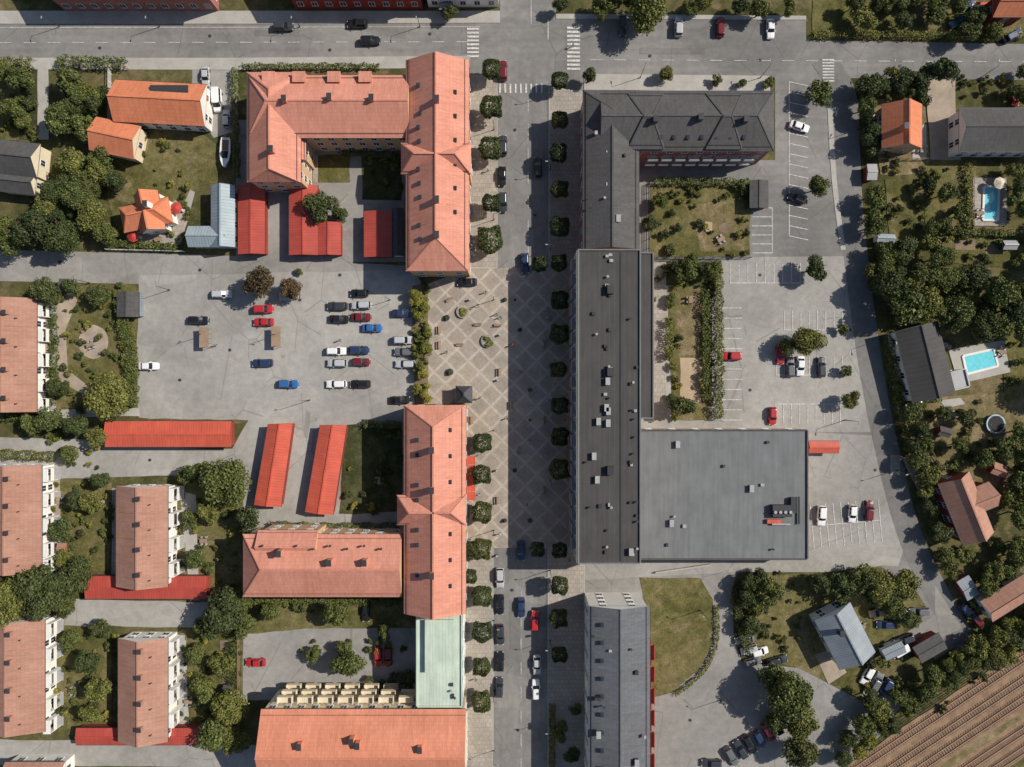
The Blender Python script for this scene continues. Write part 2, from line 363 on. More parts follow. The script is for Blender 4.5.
for q,m in ((rect(38,66,49,140),CONC),(rect(652,262,666,420),SLAB),(rect(313,156,318,183),SLAB),
            ([(55,300),(72,290),(78,300),(66,330),(68,370),(100,395),(96,402),(60,380),(54,340)],GRAVEL),
            (ell(94,342,15,17),GRAVEL),([(50,410),(140,408),(140,416),(50,418)],CONC),
            ([(170,240),(190,190),(195,192),(182,242)],CONC),
            ([(50,480),(60,480),(62,570),(52,570)],GRAVEL),([(95,500),(112,500),(112,506),(95,506)],GRAVEL),([(180,490),(196,495),(200,600),(190,600),(184,530)],CONC),
            ([(176,640),(186,640),(190,745),(180,745)],CONC),([(220,640),(228,640),(232,700),(224,700)],DIRT),
            (rect(112,488,116,586),SLAB),(ell(725,228,7,5),DIRT),(rect(705,222,712,232),SAND),([(900,455),(925,470),(935,500),(925,505)],GRAVEL),([(815,655),(832,648),(846,672),(828,684)],GRAVEL),
            (rect(955,240,975,250),DIRT),(rect(985,244,1003,254),DIRT),([(940,400),(960,398),(965,404),(944,408)],CONC),(rect(890,455,900,475),SLAB),(rect(120,150,132,158),DIRT)):
    flat('garden_path',q,m,'g',.4)
flat('planting_bed',[(413,286),(428,284),(428,404),(416,404),(412,350)],DIRT,'g',.3)
flat('patio',rect(972,178,1006,226),SLAB,'g'); flat('patio',[(948,350),(1003,340),(1010,372),(958,384)],CONC,'g')
flat('patio',rect(912,125,926,160),CONC,'g'); flat('driveway',[(925,80),(955,80),(955,110),(960,160),(930,160)],GRAVEL,'g',.6)
flat('patio',[(128,232),(170,236),(175,222),(168,205),(176,200),(190,215),(180,245),(126,243)],SLAB,'g')
dashed((0,43),(480,42),12,12); dashed((590,60),(1024,62),12,12); dashed((528,100),(528,262),12,12); dashed((521,590),(521,767),12,12)
line((0,28),(480,27),.12)
for i in range(8): line((467,29+i*3.9),(479,29+i*3.9),.45)
for i in range(11): line((567,28+i*4.1),(580,28+i*4.1),.5)
for i in range(9): line((500+i*5.2,84),(500+i*5.2,93),.4)
for i in range(8): line((822+i*.1,60+i*3),(834,60+i*3),.3)
line((548,20),(548,40),.2);line((531,-40),(531,24),.15)
ladder((789,82),(789,236),15,(19,4)); ladder((772,208),(772,253),5,(-20,0)); ladder((730,283),(800,283),8,(0,-20))
ladder((722,308),(722,420),11,(20,0)); ladder((784,330),(842,330),7,(0,-19)); ladder((776,375),(842,375),8,(0,-19))
ladder((775,404),(840,404),8,(0,20)); ladder((812,526),(880,520),9,(-2,-21)); ladder((812,526),(880,520),9,(2,22))
marks.obj('road_markings',[WPAINT],recalc=False)
mh=MB()
for x,y in ((100,48),(210,36),(330,50),(430,34),(650,56),(760,60),(900,66),(515,130),(535,215),(515,300),(530,420),(512,590),(532,660),(518,730),(230,350),(300,300),(180,380),(850,330),(875,470),(700,580),(690,720),(60,262),(200,270),(340,275),(150,460),(760,275),(750,390)):
    p=P(x,y); mh.cyl((p.x,p.y,.06),.36,.085 if 470<x<580 and 268<y<548 else .045,12)
mh.obj('manhole_covers',[DKMETAL])
# ------------------------------------------------------------ buildings
def Q(x0,y0,x1,y1,ax='y'):
    if ax=='x': return [(x0,y1),(x0,y0),(x1,y0),(x1,y1)]
    return [(x0,y0),(x1,y0),(x1,y1),(x0,y1)]
def QR(cx,cy,w,h,deg,ax='x'):
    a=math.radians(deg); q=Q(-w/2,-h/2,w/2,h/2,ax); return [(cx+x*math.cos(a)-y*math.sin(a),cy+x*math.sin(a)+y*math.cos(a)) for x,y in q]
def shrink(w,o):
    out=[]; n=len(w)
    for i in range(n):
        a=w[i]; d1=(w[(i+1)%n]-a).normalized(); d2=(w[i-1]-a).normalized(); out.append(a+(d1+d2)*o)
    return out
def windows(mb,a,b,z0,storeys,fh,pitch=3.,w=1.2,h=1.4,c=None):
    d=(b-a); l=d.length
    if l<3: return
    d.normalize(); n=Vector((d.y,-d.x,0))
    if c is not None and n.dot((a+b)/2-c)<0: n=-n
    k=max(1,int((l-1)/pitch)); ang=math.atan2(d.y,d.x)
    for s_ in range(storeys):
        z=z0+s_*fh+fh*.55
        for i in range(k):
            p=a+d*((i+.5)*l/k)
            mb.box(p+n*.02+Vector((0,0,z)),(w+.2,.10,h+.2),ang,0)
            mb.box(p+n*.05+Vector((0,0,z)),(w,.10,h),ang,1)
            mb.box(p+n*.075+Vector((0,0,z)),(.07,.08,h),ang,0)
            mb.box(p+n*.09+Vector((0,0,z-h/2-.09)),(w+.3,.16,.05),ang,0)
def building(name,vols,wall,roof,cap=None,extras=None,pitch=3.,over=.4):
    for v in vols: OCC.append(v['q'])
    allw=[[P(x,y,v['e']) for x,y in v['q']] for v in vols]
    c=sum((p for w in allw for p in w),Vector())/sum(len(w) for w in allw); c.z=0
    par=empty(name,c)
    W=MB();R=MB();WN=MB();T=MB()
    for k,(v,w) in enumerate(zip(vols,allw)):
        e=v['e']; w=[Vector((p.x,p.y,0)) for p in w]; st=v.get('st',max(1,int(e/2.9))); e=e-.004*k
        if v.get('flat'):
            W.prism([(p.x,p.y) for p in w],0,e); rm=v.get('rm',0)
            R.prism([(p.x,p.y) for p in shrink(w,.15)],e+.002,e+.05,rm)
            for i in range(4):
                a,b=w[i],w[(i+1)%4]; d=(b-a).normalized()*.1
                T.beam((a.x+d.x,a.y+d.y,e+.18),(b.x-d.x,b.y-d.y,e+.181+.002*i),.3,.4,v.get('pm',0))
            ww=w
        else:
            ww=shrink(w,over); W.prism([(p.x,p.y) for p in ww],0,e-.05)
            r=v['r']; ins=v.get('ins',0); a,b,cc,d=w; r1=(a+b)/2; r2=(cc+d)/2; dr=(r2-r1).normalized()
            i1,i2=(ins if isinstance(ins,tuple) else (ins,ins))
            r1=r1+dr*i1; r2=r2-dr*i2
            vs=[(p.x,p.y,e-.18) for p in w]+[(p.x,p.y,e) for p in w]+[(r1.x,r1.y,r),(r2.x,r2.y,r)]
            rm=v.get('rm',0)
            R.add(vs,[(0,1,2,3),(0,1,5,4),(1,2,6,5),(2,3,7,6),(3,0,4,7),(5,6,9,8),(7,4,8,9)],rm)
            R.add([vs[4],vs[5],vs[8]],[(0,1,2)],rm if i1 else 2); R.add([vs[6],vs[7],vs[9]],[(0,1,2)],rm if i2 else 2)
            T.beam((r1.x,r1.y,r+.03),(r2.x,r2.y,r+.03),.32,.14,0)
            if i1:
                for s_ in (4,5): T.beam(vs[s_],(r1.x,r1.y,r+.02),.26,.12)
            if i2:
                for s_ in (6,7): T.beam(vs[s_],(r2.x,r2.y,r+.02),.26,.12)
            for (p,q) in ((w[1],w[2]),(w[3],w[0])): T.beam((p.x,p.y,e-.06),(q.x,q.y,e-.06),.16,.13,1)
            if e>7:
                for (p,q) in ((w[1],w[2]),(w[3],w[0])):
                    m1=p.lerp((r1 if (p-r1).length<(p-r2).length else r2),.12); m2=q.lerp((r1 if (q-r1).length<(q-r2).length else r2),.12)
                    z=e+(r-e)*.12+.15; T.beam((m1.x,m1.y,z),(m2.x,m2.y,z),.05,.12,1)
        cen=sum(ww,Vector())/4
        if st and not v.get('nowin'):
            for i in range(4): windows(WN,ww[i],ww[(i+1)%4],.2,st,(e-.3)/st,v.get('pitch',pitch),c=cen)
    if extras: extras(W,R,WN,T)
    for mb,n,ms in ((W,'walls',[wall]),(R,'roof',[roof,DKTILE,wall,TERRA]),(WN,'windows',[FRAME,GLASS]),(T,'roof_trim',[cap or roof,DKMETAL,LTMETAL,WHITE,CREAM,REDMET,GLASS])):
        if mb.f: mb.obj(n,ms,c,par)
    return par
def vents(T,x0,y0,x1,y1,n,z,seed=1):
    r=random.Random(seed)
    for i in range(n):
        p=P(r.uniform(x0,x1),r.uniform(y0,y1),z); k=r.random()
        if k<.45: T.box(p+Vector((0,0,.2)),(r.uniform(.4,.8),r.uniform(.4,.8),.6),0,r.choice([1,1,2]))
        elif k<.85: T.cyl(p,.16,.6,8,2); T.cyl(p+Vector((0,0,.6)),.28,.15,8,r.choice([1,2]))
        else:
            T.box(p+Vector((0,0,.35)),(.8,1.4,.9),0,0); T.box(p+Vector((0,0,.83)),(.95,1.55,.08),0,2)
def chimneys(T,lst,z,top=1.6,mi=0):
    for x,y in lst:
        p=P(x,y,z); T.box(p+Vector((0,0,top/2-.6)),(.9,1.2,top+1.2),0,mi); T.box(p+Vector((0,0,top+.05)),(1.05,1.35,.1),0,1)
def skylights(T,lst):
    for x,y,z in lst:
        p=P(x,y,z); T.box(p,(.75,.9,.25),0,1); T.box(p+Vector((0,0,.14)),(.6,.75,.06),0,6)
def exC(W,R,WN,T):
    chimneys(T,[(285,100),(330,98),(372,99),(272,150)],12.8,1.); chimneys(T,[(437,100),(437,200),(437,235)],14.2,1.)
    skylights(T,[(418+((i*7)%3),85+i*14,12.3) for i in range(12) if i%4!=1]); skylights(T,[(455,92+i*24,12.1) for i in range(6)])
    for x in (270,300,335,366):
        p=P(x,74,10.2); T.box(p+Vector((0,-1.0,.0)),(2.6,2.,1.8),0,0); T.box(p+Vector((0,-1.0,.95)),(2.8,2.3,.12),0,0)
building('courtyard_apartment_block',[
    dict(q=Q(406,60,469,271),e=10.4,r=14.2,ins=(0,6.5),st=3),
    dict(q=Q(401,143,471,174,'x'),e=10.6,r=14.0,ins=3.2,st=3),
    dict(q=Q(248,75,410,138,'x'),e=9.6,r=12.9,ins=(5.,0),st=3),
    dict(q=Q(247,72,301,182),e=9.5,r=12.6,ins=(5.,2.),st=3),
    dict(q=Q(286,118,306,160,'y'),e=8.2,r=9.6,st=2)],ORANGEW,TERRA,extras=exC)
def exD(W,R,WN,T):
    chimneys(T,[(432,450),(432,575),(432,490)],14.2,1.); chimneys(T,[(280,553),(330,562),(365,562)],12.8,1.)
    skylights(T,[(417,425+i*15,12.2) for i in range(11) if i%3]); skylights(T,[(450,430+i*26,12.2) for i in range(7)])
    for i in range(8):
        p=P(262+i*17,546+(i%2)*3,11.8); T.box(p,(.35,.35,.9),0,1)
    for i in range(5):
        p=P(470,460+i*9,3.); T.box(p,(2.4,1.9,.12),0,5)
building('market_apartment_block',[
    dict(q=Q(404,405,466,614),e=10.4,r=14.0,ins=(4.5,0),st=3),
    dict(q=Q(397,495,466,525,'x'),e=10.6,r=14.0,ins=3.,st=3),
    dict(q=Q(243,534,402,597,'x'),e=9.4,r=12.8,ins=(5.,0),st=3),
    dict(q=Q(258,530,318,560,'x'),e=9.5,r=11.6,ins=0,st=3)],ORANGEW,TERRA,extras=exD)
def exE(W,R,WN,T):
    p=P(440,645,10.6); T.box(p+Vector((0,0,.3)),(6.,11.,.8),0,0); T.box(p+Vector((0,0,.74)),(6.3,11.3,.06),0,0)
    for i in range(5): T.beam(p+Vector((-3.1,-5+i*2.5,.8)),p+Vector((3.1,-5+i*2.5,.8)),.08,.08,0)
    vents(T,450,665,458,700,4,10.2,3)
building('copper_roof_building',[dict(q=Q(417,614,462,706),e=10.2,flat=True,st=3)],WHITE,COPPER,cap=COPPER,extras=exE)
def exF(W,R,WN,T):
    chimneys(T,[(300,745),(352,740),(358,744),(420,748)],13.5,1.)
    for i in range(9):
        for s_ in range(3):
            a=P(275+i*20.5,709,10.6); z=.9+s_*3.0
            T.box((a.x+1.5,a.y+1.-.0,z+1.2),(3.2,1.6,.14),0,4)
            T.box((a.x+1.5,a.y+1.8,z+1.75),(3.2,.08,1.),0,4)
            T.box((a.x-.06,a.y+1.,z+1.75),(.08,1.5,1.),0,4); T.box((a.x+3.06,a.y+1.,z+1.75),(.08,1.5,1.),0,4)
building('balcony_apartment_block',[dict(q=Q(261,709,466,790,'x'),e=10.6,r=14.2,ins=(0,0),st=3)],CREAM,TERRA2,extras=exF)
def exG(W,R,WN,T):
    vents(T,590,100,628,240,10,11.3,9); chimneys(T,[(655,120),(700,118),(745,120)],13.,1.)
    skylights(T,[(660+i*14,137,11.3) for i in range(7)])
    for i in range(8):
        for s_ in range(2):
            a=P(650+i*14,151,10.); T.box((a.x+1.2,a.y-.5,3.5+s_*3),(2.2,1.2,.12),0,2); T.box((a.x+1.2,a.y-1.1,4.+s_*3),(2.2,.06,1.),0,3)
building('dark_roof_brick_block',[
    dict(q=Q(583,90,639,249),e=9.9,r=12.2,ins=(5,0),st=3),
    dict(q=Q(600,91,774,151,'x'),e=10.,r=13.,ins=(0,4.5),st=3),
    dict(q=Q(628,93,664,149,'x'),e=10.5,r=13.2,ins=3,st=0,nowin=True),
    dict(q=Q(706,93,742,149,'x'),e=10.5,r=13.2,ins=3,st=0,nowin=True)],BRICKR,DKTILE,cap=DKTILE,extras=exG)
def exH(W,R,WN,T):
    vents(T,605,255,611,555,30,13.03,11); vents(T,630,258,637,555,18,13.03,12); vents(T,582,258,600,555,8,13.03,13)
    for y in (290,372,470): p=P(610,y,13); T.box(p+Vector((0,0,.6)),(1.4,1.8,1.2),0,1)
    a=P(578.5,250,13);b=P(578.5,562,13); T.beam(a+Vector((0,0,.5)),b+Vector((0,0,.5)),.12,.12,2)
    a=P(621,252,13);b=P(621,561,13); T.beam((a.x,a.y,13.1),(b.x,b.y,13.1),.35,.16,1)
    for i in range(20):
        y=262+i*15
        for s_ in range(3):
            a=P(577,y,13); T.box((a.x-.45,a.y,3.8+s_*3),(.9,2.4,.12),0,2); T.box((a.x-.9,a.y,4.3+s_*3),(.07,2.4,.95),0,2)
building('long_flat_roof_block',[dict(q=Q(577,250,640,563),e=13.,flat=True,st=4),dict(q=Q(640,253,653,418),e=9.,flat=True,st=3,rm=0)],PINKW,BLKFELT,cap=GYFELT,extras=exH)
def exI(W,R,WN,T):
    p=P(780,510,6.2); T.box(p+Vector((0,0,.7)),(4.2,2.6,1.4),0,1); T.box(p+Vector((2.6,1.2,.6)),(1.2,3.4,1.),0,1); T.box(p+Vector((-1.6,-2.4,.5)),(3.,.9,.6),0,5)
    for i in range(4): T.cyl(p+Vector((-1.6+i*1.1,-.2,1.4)),.35,.3,10,2)
    T.beam(p+Vector((2,-3,.6)),p+Vector((-2,-3,.6)),.35,.35,2); T.beam(p+Vector((4,-3,.5)),p+Vector((4,3,.5)),.3,.3,1)
    vents(T,650,440,795,550,10,6.2,21)
building('flat_roof_store',[dict(q=Q(639,430,807,559),e=6.2,flat=True,st=1,pitch=5)],PINKW,GYFELT,cap=DKTILE,extras=exI)
def exJ(W,R,WN,T):
    vents(T,592,620,645,767,12,12.1,31)
    skylights(T,[(602,625+i*18,12.1) for i in range(9)])
    for i in range(6):
        for s_ in range(3):
            a=P(650,655+i*22,11); T.box((a.x+.5,a.y,3.5+s_*3),(1.3,3.4,.12),0,5); T.box((a.x+1.1,a.y,4.+s_*3),(.08,3.4,1.),0,5)
building('white_gabled_apartment_block',[dict(q=Q(588,606,650,900),e=10.8,r=13.,ins=(0,0),st=4)],WHITE,GYTILE,cap=GYTILE,extras=exJ,pitch=4.5)
building('red_brick_row',[dict(q=Q(40,-70,205,-7,'x'),e=8.,r=11,st=2)],BRICKR,DKTILE,cap=DKTILE)
building('red_brick_row',[dict(q=Q(283,-72,420,-9,'x'),e=8.,r=11,st=2)],REDWALL,TERRA)
building('white_flat_roof_building',[dict(q=Q(425,-72,498,-9,'x'),e=6.5,flat=True,st=2)],WHITE,GYFELT)
def shed(name,q,e,r,roof,wall=REDWALL,ins=0,flatr=False):
    return building(name,[dict(q=q,e=e,r=r,ins=ins,st=0,flat=flatr)],wall,roof,over=.3)
shed('carport',Q(238,185,265,254),2.8,3.5,REDMET2); shed('carport',Q(289,185,318,255),2.8,3.5,REDMET2); shed('carport',Q(316,222,341,255),2.7,3.3,REDMET2); shed('carport',Q(364,211,392,257),2.8,3.4,REDMET2)
shed('garage_row',Q(105,421,231,447,'x'),2.7,3.3,REDMET)
shed('carport',[(268,424),(293,423),(281,507),(254,505)],2.7,3.5,REDMET); shed('carport',[(320,425),(347,425),(333,515),(305,512)],2.7,3.5,REDMET)
shed('garage_row',Q(85,576,207,599,'x'),2.6,3.,REDMET2); shed('garage_row',Q(76,728,212,745,'x'),2.6,3.,REDMET2)
shed('red_kiosk',Q(809,441,839,453,'x'),2.6,3.,REDMET)
shed('garden_shed',Q(117,292,139,317),2.5,3.2,DKTILE,GREYMET)
shed('plaza_kiosk',Q(456,386,472,403),3.2,4.2,DKMETAL,DKMETAL,1.6)
shed('garden_shed',Q(750,180,768,208),2.5,2.9,DKTILE,DKMETAL)
shed('garden_shed',Q(392,208,403,256),2.6,3.,DKTILE,WHITE)
shed('garden_shed',QR(894,651,22,12,-25),2.5,2.9,GREYMET,WHITE)
shed('garden_shed',QR(930,648,30,18,-30),2.6,3.1,DKTILE,REDWALL); shed('garden_shed',QR(886,238,18,8,3),2.2,2.6,LTBLUEMET,WHITE)
shed('garden_shed',QR(1000,470,16,12,20),2.2,2.8,TERRAB); shed('garden_shed',QR(968,588,14,22,-30),2.2,2.8,GREYMET)
shed('bus_shelter',QR(446,6,14,7,0),2.5,2.7,GREYMET,GLASS); shed('garden_shed',QR(872,172,10,16,0),2.2,2.6,LTMETAL)
shed('garden_shed',QR(20,158,20,14,10),2.4,3.,GREYMET,WHITE); shed('garden_shed',QR(64,285,10,12,0),2.2,2.6,DKTILE)
shed('greenhouse',QR(1010,245,14,9,0),2.,2.6,LTMETAL,GLASS); shed('garden_shed',QR(945,432,12,9,15),2.1,2.6,DKTILE); shed('garden_shed',QR(62,548,9,10,0),2.,2.5,TERRAB); shed('garden_shed',QR(228,690,10,9,5),2.,2.5,DKTILE)
def solar(W,R,WN,T):
    for i in range(6): 
        p=P(153+i*6.4,91,6.2); T.box(p,(1.4,2.6,.12),0,1)
building('detached_house',[dict(q=QR(160,103,92,42,3),e=4.6,r=7.4,st=2)],WHITE,TERRAO,extras=solar)
building('detached_house',[dict(q=QR(115,138,46,34,12),e=4.2,r=6.2,st=1)],CREAM,TERRAO)
building('detached_house',[dict(q=QR(146,215,50,26,-12),e=3.6,r=6.2,st=1,ins=2.5),dict(q=QR(150,212,24,40,-12,'y'),e=3.8,r=6.6,st=1)],WHITE,TERRAO,
   extras=lambda W,R,WN,T:chimneys(T,[(148,205)],6.5,1.4,3))
building('grey_roof_house',[dict(q=Q(211,185,235,247,'y'),e=3.6,r=5.2,st=1),dict(q=Q(188,226,228,247,'x'),e=3.4,r=4.8,st=1)],WHITE,LTBLUEMET,cap=LTBLUEMET)
building('grey_roof_house',[dict(q=QR(12,158,54,34,6),e=4.2,r=6.8,st=1),dict(q=QR(16,182,40,22,6),e=3.4,r=5.,st=1)],CREAM,DKTILE,cap=DKTILE)
building('detached_house',[dict(q=QR(902,126,40,44,0,'y'),e=4.8,r=7.8,st=2)],ORANGEW,TERRAO,extras=lambda W,R,WN,T:chimneys(T,[(903,128)],7.6,1.4))
building('detached_house',[dict(q=QR(998,130,78,44,0),e=4.6,r=7.,st=2)],WHITE,DKTILE,cap=DKTILE)
building('detached_house',[dict(q=QR(925,362,44,74,-14,'y'),e=4.2,r=6.4,st=1)],WHITE,BLKFELT,cap=DKTILE)
building('sunroom',[dict(q=QR(957,380,20,18,-14),e=3.,flat=True,st=1)],WHITE,LTMETAL)
building('detached_house',[dict(q=QR(966,508,34,66,-22,'y'),e=4.4,r=7.,st=2),dict(q=QR(978,500,34,26,-22,'x'),e=4.,r=6.2,st=1)],REDWALL,TERRAB)
building('detached_house',[dict(q=QR(845,636,40,56,-27,'y'),e=4.4,r=6.6,st=2)],WHITE,GREYMET,cap=GREYMET,extras=lambda W,R,WN,T:chimneys(T,[(840,632)],6.4,1.2,1))
building('detached_house',[dict(q=QR(1010,597,56,24,-32),e=3.4,r=5.,st=1)],WHITE,TERRAB)
building('detached_house',[dict(q=QR(1010,6,34,22,0),e=4.4,r=6.8,st=1)],REDWALL,TERRAO)
building('detached_house',[dict(q=QR(35,772,60,20,0),e=4.,r=6,st=1)],WHITE,TERRAB)
def cx_w(q,e): return (P(q[0][0],0,e).x+P(q[1][0],0,e).x)/2
def terrace(q,side_x,ys,e=4.8,r=7.4,rm=TERRAB):
    def ex(W,R,WN,T):
        for i,y in enumerate(ys):
            p=P(side_x,y,e-1)
            T.box((p.x+.6,p.y,e-.4),(1.6,3.,.14),0,3); T.box((p.x+1.3,p.y,1.6+.8),(.1,3.,1.),0,3); T.box((p.x+.6,p.y+1.45,e/2-.3),(1.4,.12,e-.6),0,3)
            T.box((p.x+.6,p.y-1.45,e/2-.3),(1.4,.12,e-.6),0,3); T.box((p.x+.8,p.y,.3),(1.8,3.0,.3),0,2)
        cx=sum(a[0] for a in q)/4
        for j in range(4):
            yy=q[0][1]+(q[2][1]-q[0][1])*(j+.5)/4; pp=P(cx,yy,r); T.box(pp+Vector((-.6,0,.1)),(.9,.9,1.2),0,0); T.box(pp+Vector((-.6,0,.75)),(1.,1.,.08),0,1)
            p2=P(cx+8,yy+6,r-1); T.cyl(p2+Vector((0,0,-.4)),.14,.9,8,1)
        for j in range(1,4):
            yy=q[0][1]+(q[2][1]-q[0][1])*j/4; a=P(q[0][0],yy,e);c2=P(q[1][0],yy,e)
            m=Vector((cx_w(q,e),a.y,r)); T.beam((a.x,a.y,e+.06),m+Vector((0,0,.06)),.2,.1,0); T.beam((c2.x,c2.y,e+.06),m+Vector((0,0,.06)),.2,.1,0)
    building('terraced_house_row',[dict(q=q,e=e,r=r,st=2)],WHITE,rm,extras=ex)
terrace(Q(-20,298,37,412),38,[310,335,360,385,405],4.6,7.,TERRAB)
terrace(Q(-20,465,42,573),43,[475,500,525,550,566],4.6,7.)
terrace(Q(-20,620,45,732),46,[630,655,680,705,726],4.6,7.)
terrace(Q(116,486,168,587),169,[495,520,545,570],5.)
terrace(Q(118,638,168,742),169,[648,672,696,720],5.)
# ------------------------------------------------------------ pools, trampoline
def pool(q):
    OCC.append(q)
    w=[P(x,y) for x,y in q]; c=sum(w,Vector())/4; par=empty('swimming_pool',c); m=MB(); m.prism([(p.x,p.y) for p in w],.02,.32); m.obj('water',[WATER],c,par)
    t=MB()
    for i in range(4): t.beam(w[i]+Vector((0,0,.3)),w[(i+1)%4]+Vector((0,0,.301+.002*i)),.5,.22)
    t.obj('coping',[WHITE],c,par)
pool(QR(990,204,15,33,2)); pool([(962,356),(993,349),(997,366),(966,374)])
OCC.append(rect(984,412,1008,436)); OCC.append(rect(972,178,1006,226)); OCC.append([(948,350),(1003,340),(1010,372),(958,384)]); OCC.append(rect(930,80,955,160))
OCC.append([(816,75),(856,75),(868,290),(862,300),(836,200)]); OCC.append([(862,300),(885,300),(900,440),(930,545),(960,600),(930,610),(895,530),(875,450)])
tr=MB(); c=P(996,424,.9); tr.cyl((c.x,c.y,.8),1.9,.08,24,0)
for i in range(24):
    a=6.2832*i/24; b=6.2832*(i+1)/24
    tr.beam((c.x+2.05*math.cos(a),c.y+2.05*math.sin(a),.85),(c.x+2.05*math.cos(b),c.y+2.05*math.sin(b),.85),.32,.1,1)
    if i%4==0: tr.beam((c.x+2.1*math.cos(a),c.y+2.1*math.sin(a),0),(c.x+2.1*math.cos(a),c.y+2.1*math.sin(a),2.4),.07,.07,1)
tr.obj('trampoline',[BLACK,plain('blue_grey_pad',(.35,.45,.50))],(c.x,c.y,0))
# ------------------------------------------------------------ railway
bal=grainy('ballast_rusty',(.27,.175,.11),.35,.95,2); RAIL=grainy('steel_rail',(.38,.25,.17),.2,.5); SLP=grainy('sleepers',(.20,.13,.09),.25)
d=Vector((176,-117)); d.normalize(); nrm=Vector((-d.y,d.x))
if nrm.y<0: nrm=-nrm
base=Vector((940,702))
def rp(t,o): v=base+d*t+nrm*o; return (v.x,v.y)
flat('rail_bed',[rp(-900,0),rp(900,0),rp(900,260),rp(-900,260)],bal,'g',.8)
flat('rail_verge',[rp(-60,52),rp(120,54),rp(120,58),rp(-60,60)],LAWN_DRY,'g',.8)
flat('rail_verge',[rp(-300,92),rp(300,92),rp(300,100),rp(-300,99)],LAWN,'g',.8)
tr=MB()
for k,o in enumerate((9,27,43,69,85,112,130,150)):
    for s_ in (-3.1,3.1):
        a=P(*rp(-700,o+s_));b=P(*rp(700,o+s_)); tr.beam(a+Vector((0,0,.38)),b+Vector((0,0,.38)),.16,.16,0)
    n=int(600/2.8)
    for i in range(n):
        t=-300+i*2.8; a=P(*rp(t,o-5.6));b=P(*rp(t,o+5.6)); tr.beam(a+Vector((0,0,.22)),b+Vector((0,0,.22)),.26,.14,1)
tr.obj('railway_tracks',[RAIL,SLP],(P(940,702).x,P(940,702).y,0))
# ------------------------------------------------------------ foliage
def leafcloud(pts,nrm,size,rs):
    n=len(pts)
    r=rs.normal(size=(n,3)); nn=nrm*1.0+r*.55; nn/=np.linalg.norm(nn,axis=1)[:,None]+1e-9
    a=np.cross(nn,rs.normal(size=(n,3))); a/=np.linalg.norm(a,axis=1)[:,None]+1e-9; b=np.cross(nn,a)
    s=size*rs.uniform(.55,1.3,size=(n,1)); s2=s*rs.uniform(.5,.9,size=(n,1))
    v=np.stack([pts-a*s,pts-b*s2+nn*s*.2,pts+a*s,pts+b*s2-nn*s*.15],1).reshape(-1,3)
    return v
def fol_mesh(name,v,mats,trunk=None):
    mb=MB()
    if trunk: trunk(mb)
    nb=len(mb.f); o=len(mb.v); verts=mb.v+[tuple(x) for x in v.tolist()]
    faces=mb.f+[[o+4*i,o+4*i+1,o+4*i+2,o+4*i+3] for i in range(len(v)//4)]
    me=bpy.data.meshes.new(name); me.from_pydata(verts,[],faces)
    for m in mats: me.materials.append(m)
    me.polygons.foreach_set('material_index',[1]*nb+[0]*(len(faces)-nb)); return me
def crown(R,hz,zc,nb,rs,n,irregular=.35):
    bl=[]
    for i in range(nb):
        a=rs.uniform(0,6.283); rr=R*.72*math.sqrt(rs.uniform(0,1)); z=zc+rs.uniform(-.45,.55)*hz
        sh=1-(abs(z-zc)/hz)*.4
        bl.append((rr*math.cos(a)*sh,rr*math.sin(a)*sh,z,R*rs.uniform(.18,.18+irregular)))
    w=np.array([b[3]**2 for b in bl]); w/=w.sum(); idx=rs.choice(nb,size=n,p=w); B=np.array(bl)[idx]
    dr=rs.normal(size=(n,3)); dr/=np.linalg.norm(dr,axis=1)[:,None]; dr[:,2]=np.where(rs.uniform(size=n)<.6,np.abs(dr[:,2]),dr[:,2])
    rad=B[:,3:4]*rs.uniform(.65,1.15,size=(n,1)); p=B[:,:3]+dr*rad*np.array([1,1,.8]); p[:,2]=np.maximum(p[:,2],.15)
    return p,dr
def trunkfn(h,r,R,rs):
    def f(mb):
        mb.cyl((0,0,0),r,h*.62,8,0,r*.55)
        for i in range(6):
            a=i*1.05+rs.uniform(0,.6); z=h*rs.uniform(.3,.58); l=R*rs.uniform(.5,.8)
            mb.beam((0,0,z),(l*math.cos(a),l*math.sin(a),z+l*rs.uniform(.5,.9)),r*.5,r*.5)
    return f
VAR={}
def mk(kind,leaf,R,h,nb,n,ls,cnt,seed,irr=.3):
    VAR[kind]=[]
    for i in range(cnt):
        rs=np.random.RandomState(seed+i); hz=h*.36; zc=h*.6
        p,dr=crown(R,hz,zc,nb,rs,n,irr); v=leafcloud(p,dr,ls,rs)
        VAR[kind].append((fol_mesh(kind+'_foliage',v,[leaf,BARK],trunkfn(h,.05*R+.05,R,rs)),R,h))
mk('large_tree',LEAF,5.,9.5,32,8500,.26,5,10)
mk('large_dark_tree',LEAFD,5.,10.,30,8500,.26,3,30)
mk('tree',LEAF,3.,6.,19,3800,.21,7,50)
mk('dark_tree',LEAFD,3.,6.5,18,3800,.21,4,70)
mk('yellow_tree',LEAFY,3.,5.5,16,3400,.21,3,90)
mk('bronze_tree',LEAFB,3.6,7.,24,5500,.22,2,100)
mk('shrub',LEAF,1.4,1.9,8,800,.15,5,110)
mk('dark_shrub',LEAFD,1.4,1.8,8,800,.15,3,120)
mk('yellow_shrub',LEAFY,1.4,1.7,8,800,.15,3,130)
